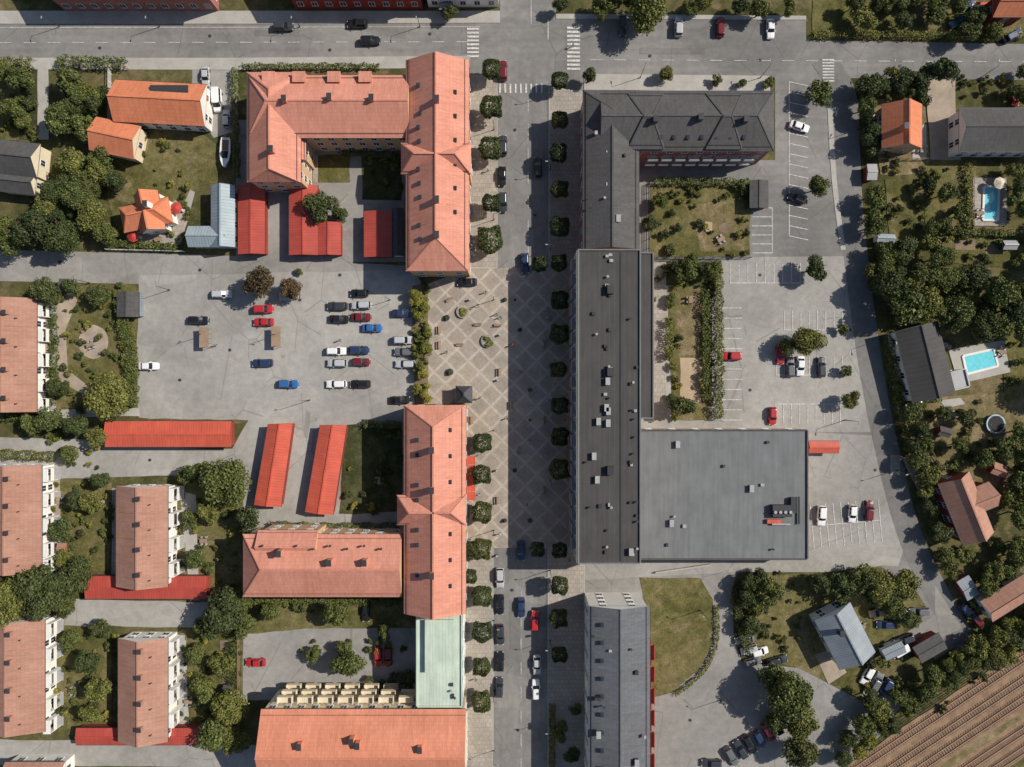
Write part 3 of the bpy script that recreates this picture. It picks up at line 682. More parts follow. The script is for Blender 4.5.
def clipped(seed):
    rs=np.random.RandomState(seed); n=3600; p=rs.uniform(-1,1,size=(n,3)); ax=rs.randint(0,5,size=n)
    for i in range(n):
        a=ax[i]
        if a==0:p[i,0]=1
        elif a==1:p[i,0]=-1
        elif a==2:p[i,1]=1
        elif a==3:p[i,1]=-1
        else:p[i,2]=1
    l=np.linalg.norm(np.abs(p),ord=4,axis=1)[:,None]; p=p/l*rs.uniform(.8,1.07,size=(n,1))
    bumpy=1+.12*np.sin(p[:,0:1]*5+seed)*np.cos(p[:,1:2]*4+seed*2); p*=bumpy
    nr=p/np.linalg.norm(p,axis=1)[:,None]; q=p*np.array([2.25,2.2,1.35])+np.array([0,0,4.1])
    return fol_mesh('clipped_tree_foliage',leafcloud(q,nr,.21,rs),[LEAFD,BARK],lambda mb:(mb.cyl((0,0,0),.16,3.6,8,0,.11),[mb.beam((0,0,2.6),(1.2*math.cos(a),1.2*math.sin(a),3.6),.08,.08) for a in (0,1.5,3,4.5)]))
CL=[clipped(200+i) for i in range(5)]
NAMES={'large_tree':'deciduous_tree','large_dark_tree':'dark_deciduous_tree','tree':'garden_tree','dark_tree':'dark_garden_tree','yellow_tree':'yellow_green_tree','bronze_tree':'copper_beech_tree','shrub':'shrub','dark_shrub':'dark_shrub','yellow_shrub':'yellow_green_shrub'}
def tree(x,y,r,kind=None):
    rm=r*S
    if kind is None:
        kind=random.choice(['large_tree','large_dark_tree','large_tree']) if rm>3.6 else (random.choice(['tree','dark_tree','tree','tree']) if rm>1.7 else random.choice(['shrub','dark_shrub','shrub']))
    me,R,h=random.choice(VAR[kind]); sc=rm/R*1.05
    sz=sc**.8*random.uniform(.85,1.1)
    p=P(x,y,h*sz*.62)
    o=bpy.data.objects.new(NAMES[kind],me); o.location=(p.x,p.y,0); o.rotation_euler=(0,0,random.uniform(0,6.28))
    o.scale=(sc*random.uniform(.88,1.15),sc*random.uniform(.88,1.15),sz); COL.objects.link(o)
def street_tree(x,y,k=1.):
    o=bpy.data.objects.new('clipped_street_tree',random.choice(CL)); p=P(x+random.uniform(-1,1),y+random.uniform(-1.5,1.5),4.1); o.location=(p.x,p.y,.1)
    o.rotation_euler=(0,0,random.choice([0,1.5708,3.1416])+random.uniform(-.12,.12)); k*=random.uniform(.86,1.1); o.scale=(k,k*random.uniform(.92,1.08),random.uniform(.85,1.1)); COL.objects.link(o)
def inpoly(x,y,q):
    c=False; j=len(q)-1
    for i in range(len(q)):
        if (q[i][1]>y)!=(q[j][1]>y) and x<(q[j][0]-q[i][0])*(y-q[i][1])/(q[j][1]-q[i][1])+q[i][0]: c=not c
        j=i
    return c
def occupied(x,y,r):
    for q in OCC:
        for dx,dy in ((0,0),(r,0),(-r,0),(0,r),(0,-r),(r*.7,r*.7),(-r*.7,r*.7),(r*.7,-r*.7),(-r*.7,-r*.7)):
            if inpoly(x+dx,y+dy,q): return True
    return False
def scatter(q,n,r0,r1,kinds=None,sep_=.9):
    xs=[a[0] for a in q];ys=[a[1] for a in q]; pl=[]; t=0
    while len(pl)<n and t<n*40:
        t+=1; x=random.uniform(min(xs),max(xs));y=random.uniform(min(ys),max(ys))
        if not inpoly(x,y,q): continue
        r=random.uniform(r0,r1)
        if any(math.hypot(x-a,y-b)<(r+c)*sep_*.75 for a,b,c in pl): continue
        if occupied(x,y,r*.75): continue
        pl.append((x,y,r)); tree(x,y,r,random.choice(kinds) if kinds else None)
def hedge(pts,w,h,leaf=LEAF,name='hedge',dens=26):
    pts=smoothpts(pts,4); W=[P(*p) for p in pts]; rs=np.random.RandomState(random.randint(0,99999)); allp=[];alln=[]
    c=sum(W,Vector())/len(W)
    for a,b in zip(W[:-1],W[1:]):
        d=b-a; l=d.length
        if l<.01: continue
        d.normalize(); nn=np.array([-d.y,d.x,0]); n=int(l*(w+1.5*h)*dens)
        t=rs.uniform(0,l,n); side=rs.choice([0,1,2],n,p=[.25,.5,.25]); u=rs.uniform(-1,1,n); z=rs.uniform(.1,1,n)
        uu=np.where(side==0,-1,np.where(side==2,1,u)); zz=np.where(side==1,1,z)
        prof=rs.uniform(.8,1.1,n)
        p=np.array([a.x-c.x,a.y-c.y,0])+np.outer(t,[d.x,d.y,0])+np.outer(uu*w/2*prof*(1+.25*np.sin(t*1.7+a.x*1.3)),nn)
        p[:,2]=zz*h*prof*(1+.18*np.sin(t*1.3+a.y)); nr=np.outer(np.where(side==1,0,uu),nn); nr[:,2]=np.where(side==1,1,.2)
        allp.append(p);alln.append(nr)
    p=np.concatenate(allp);nr=np.concatenate(alln); me=fol_mesh(name,leafcloud(p,nr,.18,rs),[leaf,BARK])
    o=bpy.data.objects.new(name,me); o.location=(c.x,c.y,0); COL.objects.link(o)
for x,y in [(491,68),(491,107),(491,149),(491,203),(491,240)]: street_tree(x,y,.95 if y!=240 else 1.15)
for y in (118,80,152,188,228,262,300,335,370,405,437,470): street_tree(559,y,.85)
for y in (442,475,513,549,598,632,665,700): street_tree(482,y,.88)
for y in (550,585,620,655): street_tree(559,y,.78)
street_tree(538,550,.7); street_tree(540,265,.65); street_tree(471,549,.7);street_tree(470,577,.7)
M=[(20,78,12),(12,108,12),(70,84,15),(90,97,12),(60,118,15),(86,128,14),(100,160,12),(70,160,14),(30,226,19),(60,236,18),(90,215,16),(12,240,15),(76,196,16),(45,205,13),(105,235,11),(115,180,10),(80,178,12),
(45,290,14),(71,288,9),(97,294,11),(107,396,21),(58,385,11),(75,425,13),(50,420,12),(95,437,11),(30,425,11),(70,455,9),(225,482,24),(203,474,13),(248,520,15),(212,508,13),(185,475,10),(60,530,11),(92,503,11),(100,480,10),(75,500,9),(65,560,9),
(225,608,21),(206,625,14),(241,600,13),(243,625,11),(75,577,18),(42,592,25),(8,602,22),(28,572,16),(62,606,13),(98,690,14),(88,660,12),(70,640,10),(100,630,10),(90,715,11),(230,708,17),(210,733,15),(234,742,16),(205,690,12),(222,665,11),(196,655,10),(196,560,10),(190,520,9),
(348,665,15),(345,650,9),(406,680,9),(335,612,13),(312,655,8),(384,630,8),(270,612,10),(450,12,8),(560,5,8),(645,10,20),(602,8,11),(622,-3,13),(667,74,8),(590,76,8),(716,81,7),(741,84,6),(768,84,7),(690,8,8),(740,6,10),(790,8,9),(760,10,9),(705,2,10),
(820,93,12),(818,187,10),(816,268,13),(808,342,16),(790,345,9),(842,330,7),(851,400,9),(846,372,7),(322,208,15),(340,215,8),(300,272,5),(670,250,7),(690,262,8),(664,235,6),(745,190,7),(712,268,10),(685,272,11),(670,300,7),(682,405,12),(678,270,9),(662,200,8),(650,225,8),
(770,592,13),(747,600,10),(752,625,10),(790,695,23),(803,720,18),(800,752,16),(775,680,15),(880,588,18),(906,584,13),(842,590,15),(860,582,13),(820,585,11),(775,720,10),(912,620,9),(870,700,11),
(575,710,7),(560,730,9),(572,755,9)]
for t in M: tree(*t)
tree(258,281,19,'bronze_tree'); tree(290,289,11,'bronze_tree')
scatter([(856,90),(870,85),(878,180),(882,230),(905,295),(884,300),(868,285),(856,180)],26,8,13,['tree','dark_tree','large_dark_tree','tree'],.75)
scatter([(860,78),(955,68),(958,98),(880,100)],10,8,13,['dark_tree','tree','dark_tree'],.8)
scatter([(885,255),(935,245),(990,270),(1030,280),(1030,335),(985,335),(950,325),(915,325),(890,300)],20,10,20,['large_tree','large_dark_tree','large_tree','tree'],.8)
scatter([(925,170),(960,165),(965,230),(925,245)],6,7,12,None,.9)
scatter([(884,335),(898,335),(903,400),(895,420),(888,380)],5,7,11)
scatter([(905,410),(918,415),(932,470),(945,560),(930,530),(912,450)],10,7,12,None,.8)
scatter([(1000,440),(1030,420),(1030,560),(1005,560)],10,9,16,None,.85)
scatter([(935,400),(975,400),(985,460),(940,455)],4,6,10)
scatter([(1005,60),(1030,60),(1030,105),(1005,100)],3,7,10)
scatter([(812,0),(1000,-10),(1000,34),(815,32)],13,7,13,None,.85)
scatter([(845,735),(905,690),(1024,612),(1060,600),(1060,628),(925,698),(850,760),(830,767)],40,6,12,['tree','dark_tree','yellow_tree','large_tree'],.7)
scatter([(940,555),(1000,545),(1030,560),(1030,580),(975,600),(960,585)],6,7,12)
scatter([(735,575),(765,572),(760,640),(738,640)],6,6,10)
scatter([(860,570),(915,572),(925,600),(900,610),(870,600)],5,9,15)
scatter([(1008,140),(1030,165),(1030,235),(1010,225)],4,7,11)
scatter([(0,140),(0,68),(36,68),(34,140)],4,6,10)
scatter([(50,66),(100,66),(112,120),(100,175),(52,190)],8,8,12,['dark_tree','tree','large_dark_tree'],.9)
scatter([(0,195),(100,185),(112,245),(0,248)],7,8,13,['dark_tree','tree','large_dark_tree'],.9)
def shr(q,n,kinds=None): scatter(q,n,2.,5.5,kinds or ['shrub','dark_shrub','yellow_shrub','shrub'],.7)
for q,n in ((rect(50,285,135,415),50),(rect(50,415,100,470),15),(rect(50,480,113,572),34),(rect(178,480,242,596),36),(rect(55,628,115,726),34),(rect(180,628,242,740),40),
            (rect(105,130,185,190),12),(rect(170,185,188,240),8),(rect(655,262,716,286),18),(rect(668,286,680,420),16),(rect(702,286,714,420),18),(rect(650,184,750,200),14),(rect(650,200,748,258),20),
            (rect(346,424,402,514),24),(rect(362,158,402,200),10),(rect(735,570,800,650),24),(rect(860,640,930,700),18),(rect(885,160,975,240),30),(rect(905,400,1000,470),28),(rect(955,540,1024,640),24),(rect(300,640,415,652),14),(rect(365,675,415,690),10),
            (rect(925,75,1024,100),14),(rect(1003,340,1024,400),8),(rect(880,100,890,175),6),(rect(243,600,330,612),12),([(930,710),(1024,645),(1024,655),(935,716)],14),(rect(0,66,37,140),16),(rect(940,226,1024,268),18)):
    shr(q,n)
scatter([(413,286),(428,284),(428,404),(416,404)],26,4,7,['yellow_shrub','yellow_tree','shrub'],.55)
hedge([(122,300),(128,330),(134,360),(134,405)],2.2,2.0,LEAF); hedge([(52,296),(56,340),(54,405)],1.6,1.6)
hedge([(0,453),(58,456)],1.8,1.8); hedge([(668,318),(668,360)],1.6,2.2); hedge([(716,262),(717,340),(717,418)],1.7,2.2,LEAF); hedge([(640,300),(655,300)],1.,1.4)
hedge([(704,290),(704,400)],1.4,1.6); hedge([(886,335),(896,400),(914,455),(936,535)],1.8,2.0,LEAF); hedge([(736,585),(737,615),(748,650)],1.8,1.8,LEAFD)
hedge([(653,183),(700,183),(748,184)],1.5,1.5); hedge([(243,600),(320,600),(400,601)],1.4,1.3,LEAF); hedge([(233,640),(236,690)],1.6,1.8,LEAFD)
hedge([(110,244),(180,248)],1.6,1.7); hedge([(552,702),(552,767)],1.2,1.3,LEAF); hedge([(716,605),(716,640),(703,670),(674,694)],.8,.8,LEAF)
hedge([(0,64),(36,65)],1.8,1.8,LEAF); hedge([(60,64),(130,66)],2.,2.,LEAF); hedge([(365,424),(402,424)],1.5,2.,LEAF); hedge([(236,70),(238,180)],1.2,1.6,LEAF); hedge([(243,68),(380,68)],1.2,1.2,LEAF)
hedge([(340,153),(402,157)],1.2,1.4,LEAF); hedge([(812,36),(1020,38)],1.4,1.4,LEAF); hedge([(270,524),(330,526),(400,526)],1.5,1.5,LEAF)
hedge([(0,418),(45,416)],1.4,1.5); hedge([(965,165),(967,230)],1.2,1.4); hedge([(935,232),(1024,236)],1.2,1.4); hedge([(905,400),(940,398)],1.2,1.3); hedge([(930,470),(990,455),(1024,452)],1.3,1.5)
scatter([(1060,-300),(1500,-300),(1500,560),(1060,560)],60,12,24); scatter([(-500,-300),(-60,-300),(-60,0),(-500,0)],25,12,24); scatter([(-450,70),(-40,70),(-40,235),(-450,235)],20,12,22)
scatter([(-450,485),(-60,485),(-60,730),(-450,730)],25,12,22); scatter([(600,-300),(1000,-300),(1000,-20),(600,-20)],30,12,22); scatter([(-400,780),(170,780),(170,1150),(-400,1150)],30,12,24)
# ------------------------------------------------------------ cars
CGLASS=glassm('car_glass',(.012,.015,.018),.05); HL=plain('headlight',(.7,.7,.68),.1,.6); TL=plain('tail_light',(.35,.01,.01),.2,.5)
PAINT={}
def paint(c):
    if c not in PAINT:
        cols={'black':(.014,.014,.016),'dark':(.04,.043,.05),'grey':(.13,.135,.14),'silver':(.44,.45,.46),'white':(.76,.76,.75),'red':(.42,.025,.03),'darkred':(.15,.014,.022),'blue':(.03,.12,.33),'navy':(.022,.04,.10),'tan':(.35,.25,.16),'teal':(.03,.14,.18)}
        m,nt,b=newmat('car_paint_'+c,.3,.5); b.inputs['Base Color'].default_value=(*cols[c],1); b.inputs['Coat Weight'].default_value=.5
        PAINT[c]=m
    return PAINT[c]
KIND={'sedan':dict(L=4.6,W=1.82,hz=.92,top=1.42,cb=(-1.75,1.05),ct=(-1.15,.35)),'hatch':dict(L=4.1,W=1.76,hz=.94,top=1.46,cb=(-1.95,1.0),ct=(-1.6,.3)),
 'wagon':dict(L=4.7,W=1.84,hz=.94,top=1.47,cb=(-2.2,1.05),ct=(-1.9,.35)),'suv':dict(L=4.6,W=1.9,hz=1.08,top=1.7,cb=(-2.15,1.1),ct=(-1.85,.45)),'van':dict(L=5.3,W=2.0,hz=1.15,top=2.15,cb=(-2.6,1.75),ct=(-2.5,1.05))}
CM={}
def ring(x0,x1,hw,z,ch):
    return [(x0+ch,-hw,z),(x1-ch*1.6,-hw,z),(x1-ch*.3,-hw*.72,z),(x1,0,z),(x1-ch*.3,hw*.72,z),(x1-ch*1.6,hw,z),(x0+ch,hw,z),(x0,hw*.75,z),(x0,-hw*.75,z)]
def carmesh(kind,c):
    if (kind,c) in CM: return CM[(kind,c)]
    k=KIND[kind]; Lh=k['L']/2; w=k['W']/2; z=k['hz']; mb=MB()
    st=[(-Lh,.74*w,z*.62),(-Lh+.1,.9*w,z*.9),(-Lh+.5,.98*w,z),(-Lh*.45,w,z+.01),(Lh*.35,w,z),(Lh*.68,.98*w,z*.93),(Lh-.22,.9*w,z*.82),(Lh-.05,.74*w,z*.66),(Lh,.5*w,z*.5)]
    vs=[];n=9
    for x,hw,zt in st:
        vs+=[(x,-hw*.92,.22),(x,-hw,.45*zt+.1),(x,-hw*.97,zt*.86),(x,-hw*.84,zt*.98),(x,0,zt+.03),(x,hw*.84,zt*.98),(x,hw*.97,zt*.86),(x,hw,.45*zt+.1),(x,hw*.92,.22)]
    fs=[]
    for i in range(len(st)-1):
        for j in range(n): fs.append((i*n+j,i*n+(j+1)%n,(i+1)*n+(j+1)%n,(i+1)*n+j))
    fs.append(tuple(range(n))[::-1]); fs.append(tuple((len(st)-1)*n+j for j in range(n)))
    mb.add(vs,fs,0)
    b0,b1=k['cb'];t0,t1=k['ct'];tp=k['top']
    A=ring(b0,b1,w*.9,z-.02,.22);B=ring(t0,t1,w*.70 if kind!='van' else w*.82,tp-.05,.16); m=len(A)
    mb.add(A+B,[(j,(j+1)%m,m+(j+1)%m,m+j) for j in range(m)],1)
    C=ring(t0-.06,t1+.04,(w*.70 if kind!='van' else w*.82)+.03,tp-.06,.16); D=ring(t0+.12,t1-.12,(w*.6 if kind!='van' else w*.74),tp,.14)
    mb.add(C+D,[(j,(j+1)%m,m+(j+1)%m,m+j) for j in range(m)]+[tuple(range(m,2*m)),tuple(range(m))[::-1]],0)
    for j in (0,1,5,6): mb.beam(A[j],B[j],.09,.09,0)
    mid=(t0+t1)/2
    for sy in (-1,1):
        mb.beam((mid,sy*w*.9,z),(mid,sy*w*.71,tp-.05),.08,.08,0)
        mb.box((b1-.35,sy*(w+.06),z+.02),(.18,.2,.14),0,0)
        mb.box((Lh-.16,sy*w*.68,z*.66),(.22,.3,.12),0,3); mb.box((-Lh+.05,sy*w*.74,z*.74),(.12,.26,.16),0,4)
        for x in (-Lh*.6,Lh*.62):
            vs=[];nn=14
            for yy in (sy*(w-.2),sy*(w+.01)):
                vs+=[(x+.32*math.cos(6.2832*i/nn),yy,.32+.32*math.sin(6.2832*i/nn)) for i in range(nn)]
            mb.add(vs,[(i,(i+1)%nn,nn+(i+1)%nn,nn+i) for i in range(nn)]+[tuple(range(nn)),tuple(range(nn,2*nn))],2)
    me=mb.mesh('car_'+kind+'_'+c,[paint(c),CGLASS,BLACK,HL,TL]); CM[(kind,c)]=me; return me
def car(x,y,deg,c,kind=None,name=None,z=.06):
    kind=kind or random.choice(['sedan','hatch','wagon','wagon','suv']); me=carmesh(kind,c)
    o=bpy.data.objects.new(name or ('parked_van' if kind=='van' else 'parked_car'),me); p=P(x,y,1.); o.location=(p.x,p.y,z)
    o.rotation_euler=(0,0,math.radians(deg+random.uniform(-2,2))+(math.pi if random.random()<.5 else 0)); COL.objects.link(o)
CARS=[(221,294,0,'silver'),(198,320,0,'black'),(148,366,0,'white'),(288,296,8,'silver'),(263,309,0,'red'),(263,322,0,'red'),(262,363,0,'navy'),(288,384,0,'blue'),
(337,306,0,'dark'),(339,319,0,'black'),(336,351,0,'white'),(337,363,0,'silver'),(336,384,0,'white'),(359,293,0,'black'),(361,305,0,'silver'),(361,317,0,'darkred'),(372,328,0,'blue'),(359,350,0,'navy'),(361,362,0,'darkred'),(360,384,0,'black'),
(403,340,0,'silver'),(404,352,0,'grey'),(405,364,0,'silver'),(400,400,0,'black'),(402,313,0,'navy'),
(503,70,90,'darkred'),(503,145,90,'dark'),(502,176,90,'black'),(503,202,90,'dark'),(538,167,90,'black'),(525,263,90,'navy'),(467,282,0,'black'),
(283,26,0,'dark'),(357,23,0,'black'),(370,40,0,'black'),(679,26,90,'silver'),(721,26,90,'darkred'),(771,28,90,'white'),(623,25,90,'dark'),
(205,76,90,'silver'),(217,100,92,'white','van'),(226,118,90,'silver'),(521,551,90,'navy'),(500,578,90,'silver'),(500,605,90,'black'),(521,608,90,'navy'),(500,635,90,'dark'),(535,621,90,'red'),(537,665,90,'silver'),(536,690,90,'white'),(500,662,90,'black'),(499,688,90,'dark'),
(255,663,0,'red'),(378,657,90,'red'),(388,657,90,'darkred'),(366,612,90,'black'),(732,356,0,'red'),(781,354,90,'red'),(801,366,90,'white'),(822,367,90,'dark'),(791,367,90,'grey'),(773,416,90,'red'),(800,126,-20,'white'),(797,198,-20,'black'),
(822,516,85,'white'),(853,514,85,'white'),(870,511,85,'darkred'),(750,650,15,'silver'),(753,662,15,'grey'),(778,661,15,'dark'),(886,625,0,'navy'),(908,616,-30,'white'),(897,651,30,'white','van'),(968,612,-50,'navy'),(975,618,-50,'darkred'),
(741,750,-60,'dark'),(750,745,-60,'black'),(760,740,-60,'navy'),(769,733,-60,'darkred'),(777,726,-60,'black'),(712,764,0,'dark'),(915,405,20,'silver'),(1014,35,30,'navy'),(980,6,0,'red'),(960,20,30,'teal'),(968,5,10,'blue'),(942,345,0,'black'),(395,240,90,'white','van'),(1018,95,80,'red'),(920,612,0,'grey'),
(868,676,60,'white'),(877,682,60,'grey'),(886,688,60,'navy'),(866,650,-30,'silver'),(760,652,15,'white'),(905,640,20,'dark'),(745,640,10,'grey'),(880,613,10,'tan'),(732,757,-60,'grey')]
for t in CARS: car(*t,z=.14 if t[0]==467 else .06)
bt=MB(); p=P(226,153,1.)
st=[(-3.4,.95,.0),(-2.5,1.15,.0),(0,1.25,.0),(1.8,1.0,.1),(2.9,.5,.25),(3.5,.05,.4)]; vs=[]
for x,hw,dz in st: vs+=[(x,-hw,1.5+dz),(x,-hw*.6,.75+dz),(x,0,.6+dz),(x,hw*.6,.75+dz),(x,hw,1.5+dz)]
fs=[]
for i in range(5):
    for j in range(4): fs.append((i*5+j,i*5+j+1,(i+1)*5+j+1,(i+1)*5+j))
fs+=[(0,1,2,3,4)]+[(i*5,i*5+4,(i+1)*5+4,(i+1)*5) for i in range(5)]
bt.add(vs,fs,0); bt.box((-1.6,0,1.53),(2.4,1.5,.08),0,1); bt.add([(-.3,-.8,1.55),(-.3,.8,1.55),(1.4,.6,1.6),(1.4,-.6,1.6),(0,-.6,2.1),(0,.6,2.1),(.8,.45,2.05),(.8,-.45,2.05)],[(0,1,5,4),(1,2,6,5),(2,3,7,6),(3,0,4,7),(4,5,6,7)],2)
bt.box((-3.6,0,1.4),(.4,.5,1.),0,1); bt.box((0,0,.5),(6.6,.2,.15),0,1)
for sy in(-1,1): bt.cyl((-.6,sy*1.1,.1),.3,.3,10,1)
o=bt.obj('motor_boat_on_trailer',[plain('boat_gelcoat',(.75,.75,.73),.25),plain('boat_interior',(.2,.12,.08)),CGLASS]); o.location=(p.x,p.y,.05); o.rotation_euler=(0,0,math.radians(-92))
# ------------------------------------------------------------ street furniture
LAMPH=plain('lamp_head',(.3,.3,.3))
def lamp(x,y,ang=0,h=6.):
    p=P(x,y,0); mb=MB(); mb.cyl((0,0,0),.08,h,8,0,.045); mb.cyl((0,0,0),.14,.5,8,0); mb.beam((0,0,h-.05),(.9,0,h+.12),.05,.05,0); mb.box((1.1,0,h+.12),(.55,.22,.1),0,1)
    o=mb.obj('street_lamp',[DKMETAL,LAMPH]); o.location=(p.x,p.y,.1); o.rotation_euler=(0,0,ang)
for y in (95,170,250,320,400,480,570,640,720): lamp(550,y,math.pi)
for y in (130,220,300,430,530,620,690,750): lamp(494,y,0)
for x in (60,160,300,420,640,760,880,980): lamp(x,27 if x<500 else 78,-1.57 if x<500 else 1.57)
for x,y in ((205,335),(278,335),(390,300),(310,400),(170,290),(857,130),(880,340),(896,470),(845,420),(700,610),(720,700),(0,285),(90,283)): lamp(x,y,random.uniform(0,6))
def bench(x,y,deg):
    mb=MB()
    for i in range(3): mb.box((0,-.18+i*.18,.45),(1.8,.15,.05),0,0)
    for i in range(2): mb.box((0,.3,.62+i*.18),(1.8,.04,.14),0,0)
    for sx in(-.7,.7): mb.box((sx,0,.21),(.08,.45,.42),0,1); mb.box((sx,.33,.45),(.06,.05,.85),0,1)
    p=P(x,y); o=mb.obj('park_bench',[WOODM,DKMETAL]); o.location=(p.x,p.y,.13); o.rotation_euler=(0,0,math.radians(deg))
for t in ((440,330,90),(440,345,90),(478,325,0),(498,325,180),(500,372,90),(512,405,90),(472,420,90),(545,345,90),(545,420,90),(450,300,30),(520,450,90),(498,500,90),(86,330,40),(104,352,200),(545,490,90),(460,345,0)): bench(*t)
def planter(x,y,r=1.1):
    par=empty('flower_planter',(P(x,y).x,P(x,y).y,.12)); mb=MB(); mb.cyl((0,0,0),r*.8,.5,14,0,r); mb.obj('bowl',[DKMETAL if r<1 else SLAB],parent=par)
    o=bpy.data.objects.new('flowers',random.choice(VAR['yellow_shrub']+VAR['shrub'])[0]); o.parent=par; o.scale=(r*.66,r*.66,.4); o.location=(0,0,.25); COL.objects.link(o)
for t in ((488,341,1.6),(447,318,.7),(463,312,1.5),(505,300,.5),(520,330,.5),(515,470,.5),(505,520,.5),(530,520,.5),(450,372,.8),(530,390,.5)): planter(*t)
def litter(x,y):
    mb=MB(); mb.cyl((0,0,0),.25,.9,10,0); mb.cyl((0,0,.9),.29,.08,10,1); p=P(x,y); o=mb.obj('litter_bin',[DKMETAL,LTMETAL]); o.location=(p.x,p.y,.13)
for t in ((500,335),(498,380),(545,310),(545,455),(470,300),(497,470),(497,555)): litter(*t)
def parasol(x,y,c):
    mb=MB(); n=8; mb.cyl((0,0,0),.05,2.5,6,1); R_=1.4
    mb.add([(0,0,2.75)]+[(R_*math.cos(6.2832*i/n),R_*math.sin(6.2832*i/n),2.2) for i in range(n)],[(0,1+i,1+(i+1)%n) for i in range(n)],0)
    mb.cyl((.9,0,.0),.06,.7,6,1); mb.cyl((.9,0,.7),.45,.04,12,1); p=P(x,y,2.4); o=mb.obj('parasol',[c,WHITE],recalc=False); o.location=(p.x,p.y,.13)
PC=[plain('parasol_cream',(.6,.52,.4)),plain('parasol_red',(.45,.05,.04))]
for i,t in enumerate(((133,236),(1000,183),(176,208))): parasol(*t,PC[(i+1)%2])
def table(x,y,deg):
    mb=MB(); mb.box((0,0,.73),(1.7,.85,.05),0,0)
    for sx in(-.7,.7):
        for sy in(-.33,.33): mb.box((sx,sy,.35),(.07,.07,.7),0,0)
    for sx in(-.5,.5):
        for sy in(-.8,.8): mb.box((sx,sy,.44),(.45,.45,.05),0,1); mb.box((sx,sy*1.25,.7),(.45,.05,.5),0,1); mb.box((sx,sy,.2),(.38,.38,.4),0,1)
    p=P(x,y); o=mb.obj('garden_table_with_chairs',[WOODM,LTMETAL]); o.location=(p.x,p.y,.2); o.rotation_euler=(0,0,math.radians(deg))
for t in ((92,345,20),(978,214,0),(1000,352,-14),(920,150,90),(160,240,10),(60,500,90),(190,700,0),(720,240,30),(690,300,90),(860,625,-20),(950,415,10),(205,540,0),(75,690,0),(380,480,80)): table(*t)
def trolley(x,y):
    mb=MB(); w_,l_=1.8,4.4
    for sx in(-1,1):
        for k in range(5): mb.box((sx*w_/2,-l_/2+k*l_/4,1.0),(.06,.06,2.),0,0)
        mb.beam((sx*w_/2,-l_/2,1.),(sx*w_/2,l_/2,1.),.04,.05,0)
    mb.box((0,0,2.05),(w_+.3,l_+.2,.06),0,1)
    for k in range(9): mb.box((0,-1.9+k*.45,.8),(.5,.1,.4),0,0)
    p=P(x,y); o=mb.obj('trolley_shelter',[LTMETAL,WOODM]); o.location=(p.x,p.y,.06)
trolley(208,338); trolley(279,337)
def fence(pts,h=1.2,m=None):
    W=[P(*q) for q in pts]; mb=MB(); c=sum(W,Vector())/len(W)
    for a,b in zip(W[:-1],W[1:]):
        n=max(1,int((b-a).length/2))
        for i in range(n+1): q=a.lerp(b,i/n); mb.box((q.x,q.y,h/2+.05),(.1,.1,h+.1))
        for z in (.35,.75,1.1): mb.beam((a.x,a.y,z*h),(b.x,b.y,z*h),.04,.16)
    mb.obj('garden_fence',[m or WOODM],(c.x,c.y,0))
fence([(112,66),(112,128)],1.4,WHITE); fence([(108,250),(185,252)],1.2,WHITE); fence([(236,130),(236,185)],1.5); fence([(50,285),(50,410)],1.2,WOODM); fence([(655,260),(718,260)],1.3,DKMETAL)
fence([(877,160),(925,160)],1.2); fence([(970,178),(970,228),(1010,230)],1.3); fence([(940,470),(918,430),(905,400)],1.2); fence([(855,755),(905,715),(1024,636)],1.8,DKMETAL); fence([(735,582),(735,620),(745,655)],1.2,DKMETAL)
fence([(648,184),(648,258),(750,258)],1.2,DKMETAL); fence([(52,482),(52,570)],1.2); fence([(240,630),(240,745)],1.4)
mb=MB(); a=P(655,572);b=P(710,564); mb.beam(a+Vector((0,0,.4)),b+Vector((0,0,.4)),.3,.8); mb.obj('low_wall',[CONC],(a.x,a.y,0))
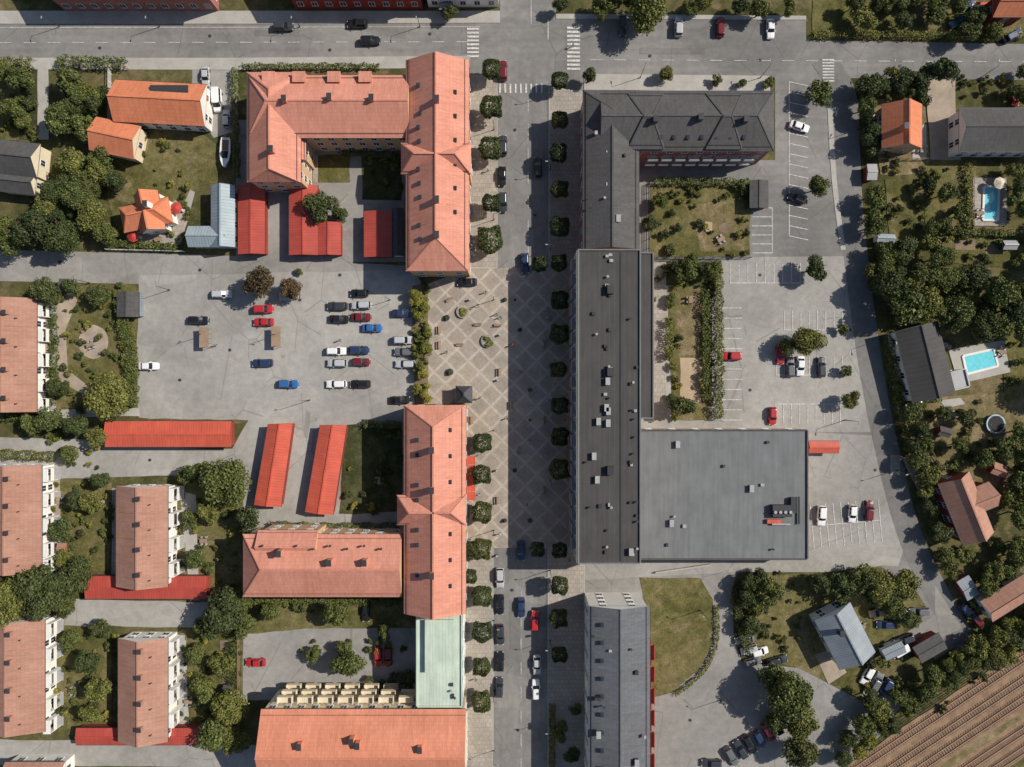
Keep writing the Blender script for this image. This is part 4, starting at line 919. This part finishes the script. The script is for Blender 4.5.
# ------------------------------------------------------------ people
def person(cols):
    J={'pel':(0,0,.95),'che':(0,0,1.3),'nec':(0,0,1.48),'hd':(0,.01,1.6),'top':(0,.01,1.72),'sl':(-.19,0,1.4),'sr':(.19,0,1.4),'el':(-.25,.12,1.14),'er':(.25,-.1,1.14),'wl':(-.24,.3,.95),'wr':(.25,-.08,.88),
       'hl':(-.1,0,.92),'hr':(.1,0,.92),'kl':(-.1,-.05,.5),'kr':(.1,.22,.52),'al':(-.1,-.32,.12),'ar':(.1,.3,.08),'fl':(-.1,-.2,.04),'fr':(.1,.46,.05)}
    R_={'pel':.14,'che':.16,'nec':.06,'hd':.1,'top':.08,'sl':.075,'sr':.075,'el':.05,'er':.05,'wl':.035,'wr':.035,'hl':.1,'hr':.1,'kl':.065,'kr':.065,'al':.045,'ar':.045,'fl':.035,'fr':.035}
    k=list(J); E=[('pel','che'),('che','nec'),('nec','hd'),('hd','top'),('che','sl'),('che','sr'),('sl','el'),('sr','er'),('el','wl'),('er','wr'),('pel','hl'),('pel','hr'),('hl','kl'),('hr','kr'),('kl','al'),('kr','ar'),('al','fl'),('ar','fr')]
    me=bpy.data.meshes.new('pedestrian'); me.from_pydata([J[a] for a in k],[(k.index(a),k.index(b)) for a,b in E],[]); o=bpy.data.objects.new('pedestrian',me); COL.objects.link(o)
    o.modifiers.new('s','SKIN')
    for i,a in enumerate(k): me.skin_vertices[0].data[i].radius=(R_[a],R_[a])
    me.skin_vertices[0].data[0].use_root=True
    o.modifiers.new('u','SUBSURF').levels=1; bpy.context.view_layer.update()
    m2=bpy.data.meshes.new_from_object(o.evaluated_get(bpy.context.evaluated_depsgraph_get()))
    m2.materials.clear()
    for c in cols: m2.materials.append(c)
    for p_ in m2.polygons:
        z=p_.center.z; p_.material_index=3 if z>1.66 or (z>1.55 and p_.center.y<-.02) else (2 if z>1.48 or (z<1. and abs(p_.center.x)>.2) else (0 if z>.98 else (1 if z>.1 else 3)))
    bpy.data.objects.remove(o); return m2
skin=plain('skin',(.5,.3,.22)); hair=plain('hair',(.05,.03,.02))
PM=[person([plain('shirt_%d'%i,c1),plain('trousers_%d'%i,c2),skin,hair]) for i,(c1,c2) in enumerate([((.5,.05,.05),(.03,.03,.06)),((.6,.6,.6),(.04,.06,.12)),((.04,.05,.1),(.15,.13,.1)),((.1,.25,.3),(.02,.02,.02))])]
for x,y in ((497,314),(501,317),(478,305),(512,345),(521,372),(447,352),(508,418),(530,440),(486,292),(477,456),(479,495),(500,534),(527,505),(474,520),(566,420),(474,600),(476,680),(488,170),(570,560),(340,340),(215,345),(573,45),(480,398)):
    o=bpy.data.objects.new('pedestrian',random.choice(PM)); p=P(x,y,1); o.location=(p.x,p.y,.13 if x>425 else .03); o.rotation_euler=(0,0,random.uniform(0,6.28)); COL.objects.link(o)
# ------------------------------------------------------------ light, sky, camera
EL=math.radians(41); az=Vector((.95,.31)).normalized()
sun=bpy.data.lights.new('sun','SUN'); sun.energy=5.0; sun.angle=math.radians(.5); sun.color=(1,.94,.84)
so=bpy.data.objects.new('sun',sun); COL.objects.link(so)
dv=Vector((-math.cos(EL)*az.x,-math.cos(EL)*az.y,-math.sin(EL))); so.rotation_euler=dv.to_track_quat('-Z','Y').to_euler(); so.location=(60,20,100)
w=bpy.data.worlds.new('World'); scene.world=w; w.use_nodes=True; nt=w.node_tree; sk=nt.nodes.new('ShaderNodeTexSky'); sk.sky_type='NISHITA'; sk.sun_disc=False
sk.sun_elevation=EL; sk.sun_rotation=math.atan2(az.x,az.y); bg=nt.nodes['Background']; bg.inputs[1].default_value=.085; nt.links.new(sk.outputs[0],bg.inputs[0])
cam=bpy.data.cameras.new('camera'); co=bpy.data.objects.new('camera',cam); COL.objects.link(co); co.location=(0,0,H); cam.lens=24; cam.sensor_width=36; cam.clip_end=6000; cam.clip_start=1
scene.camera=co
scene.view_settings.view_transform='Standard'; scene.view_settings.look='None'; scene.view_settings.exposure=0
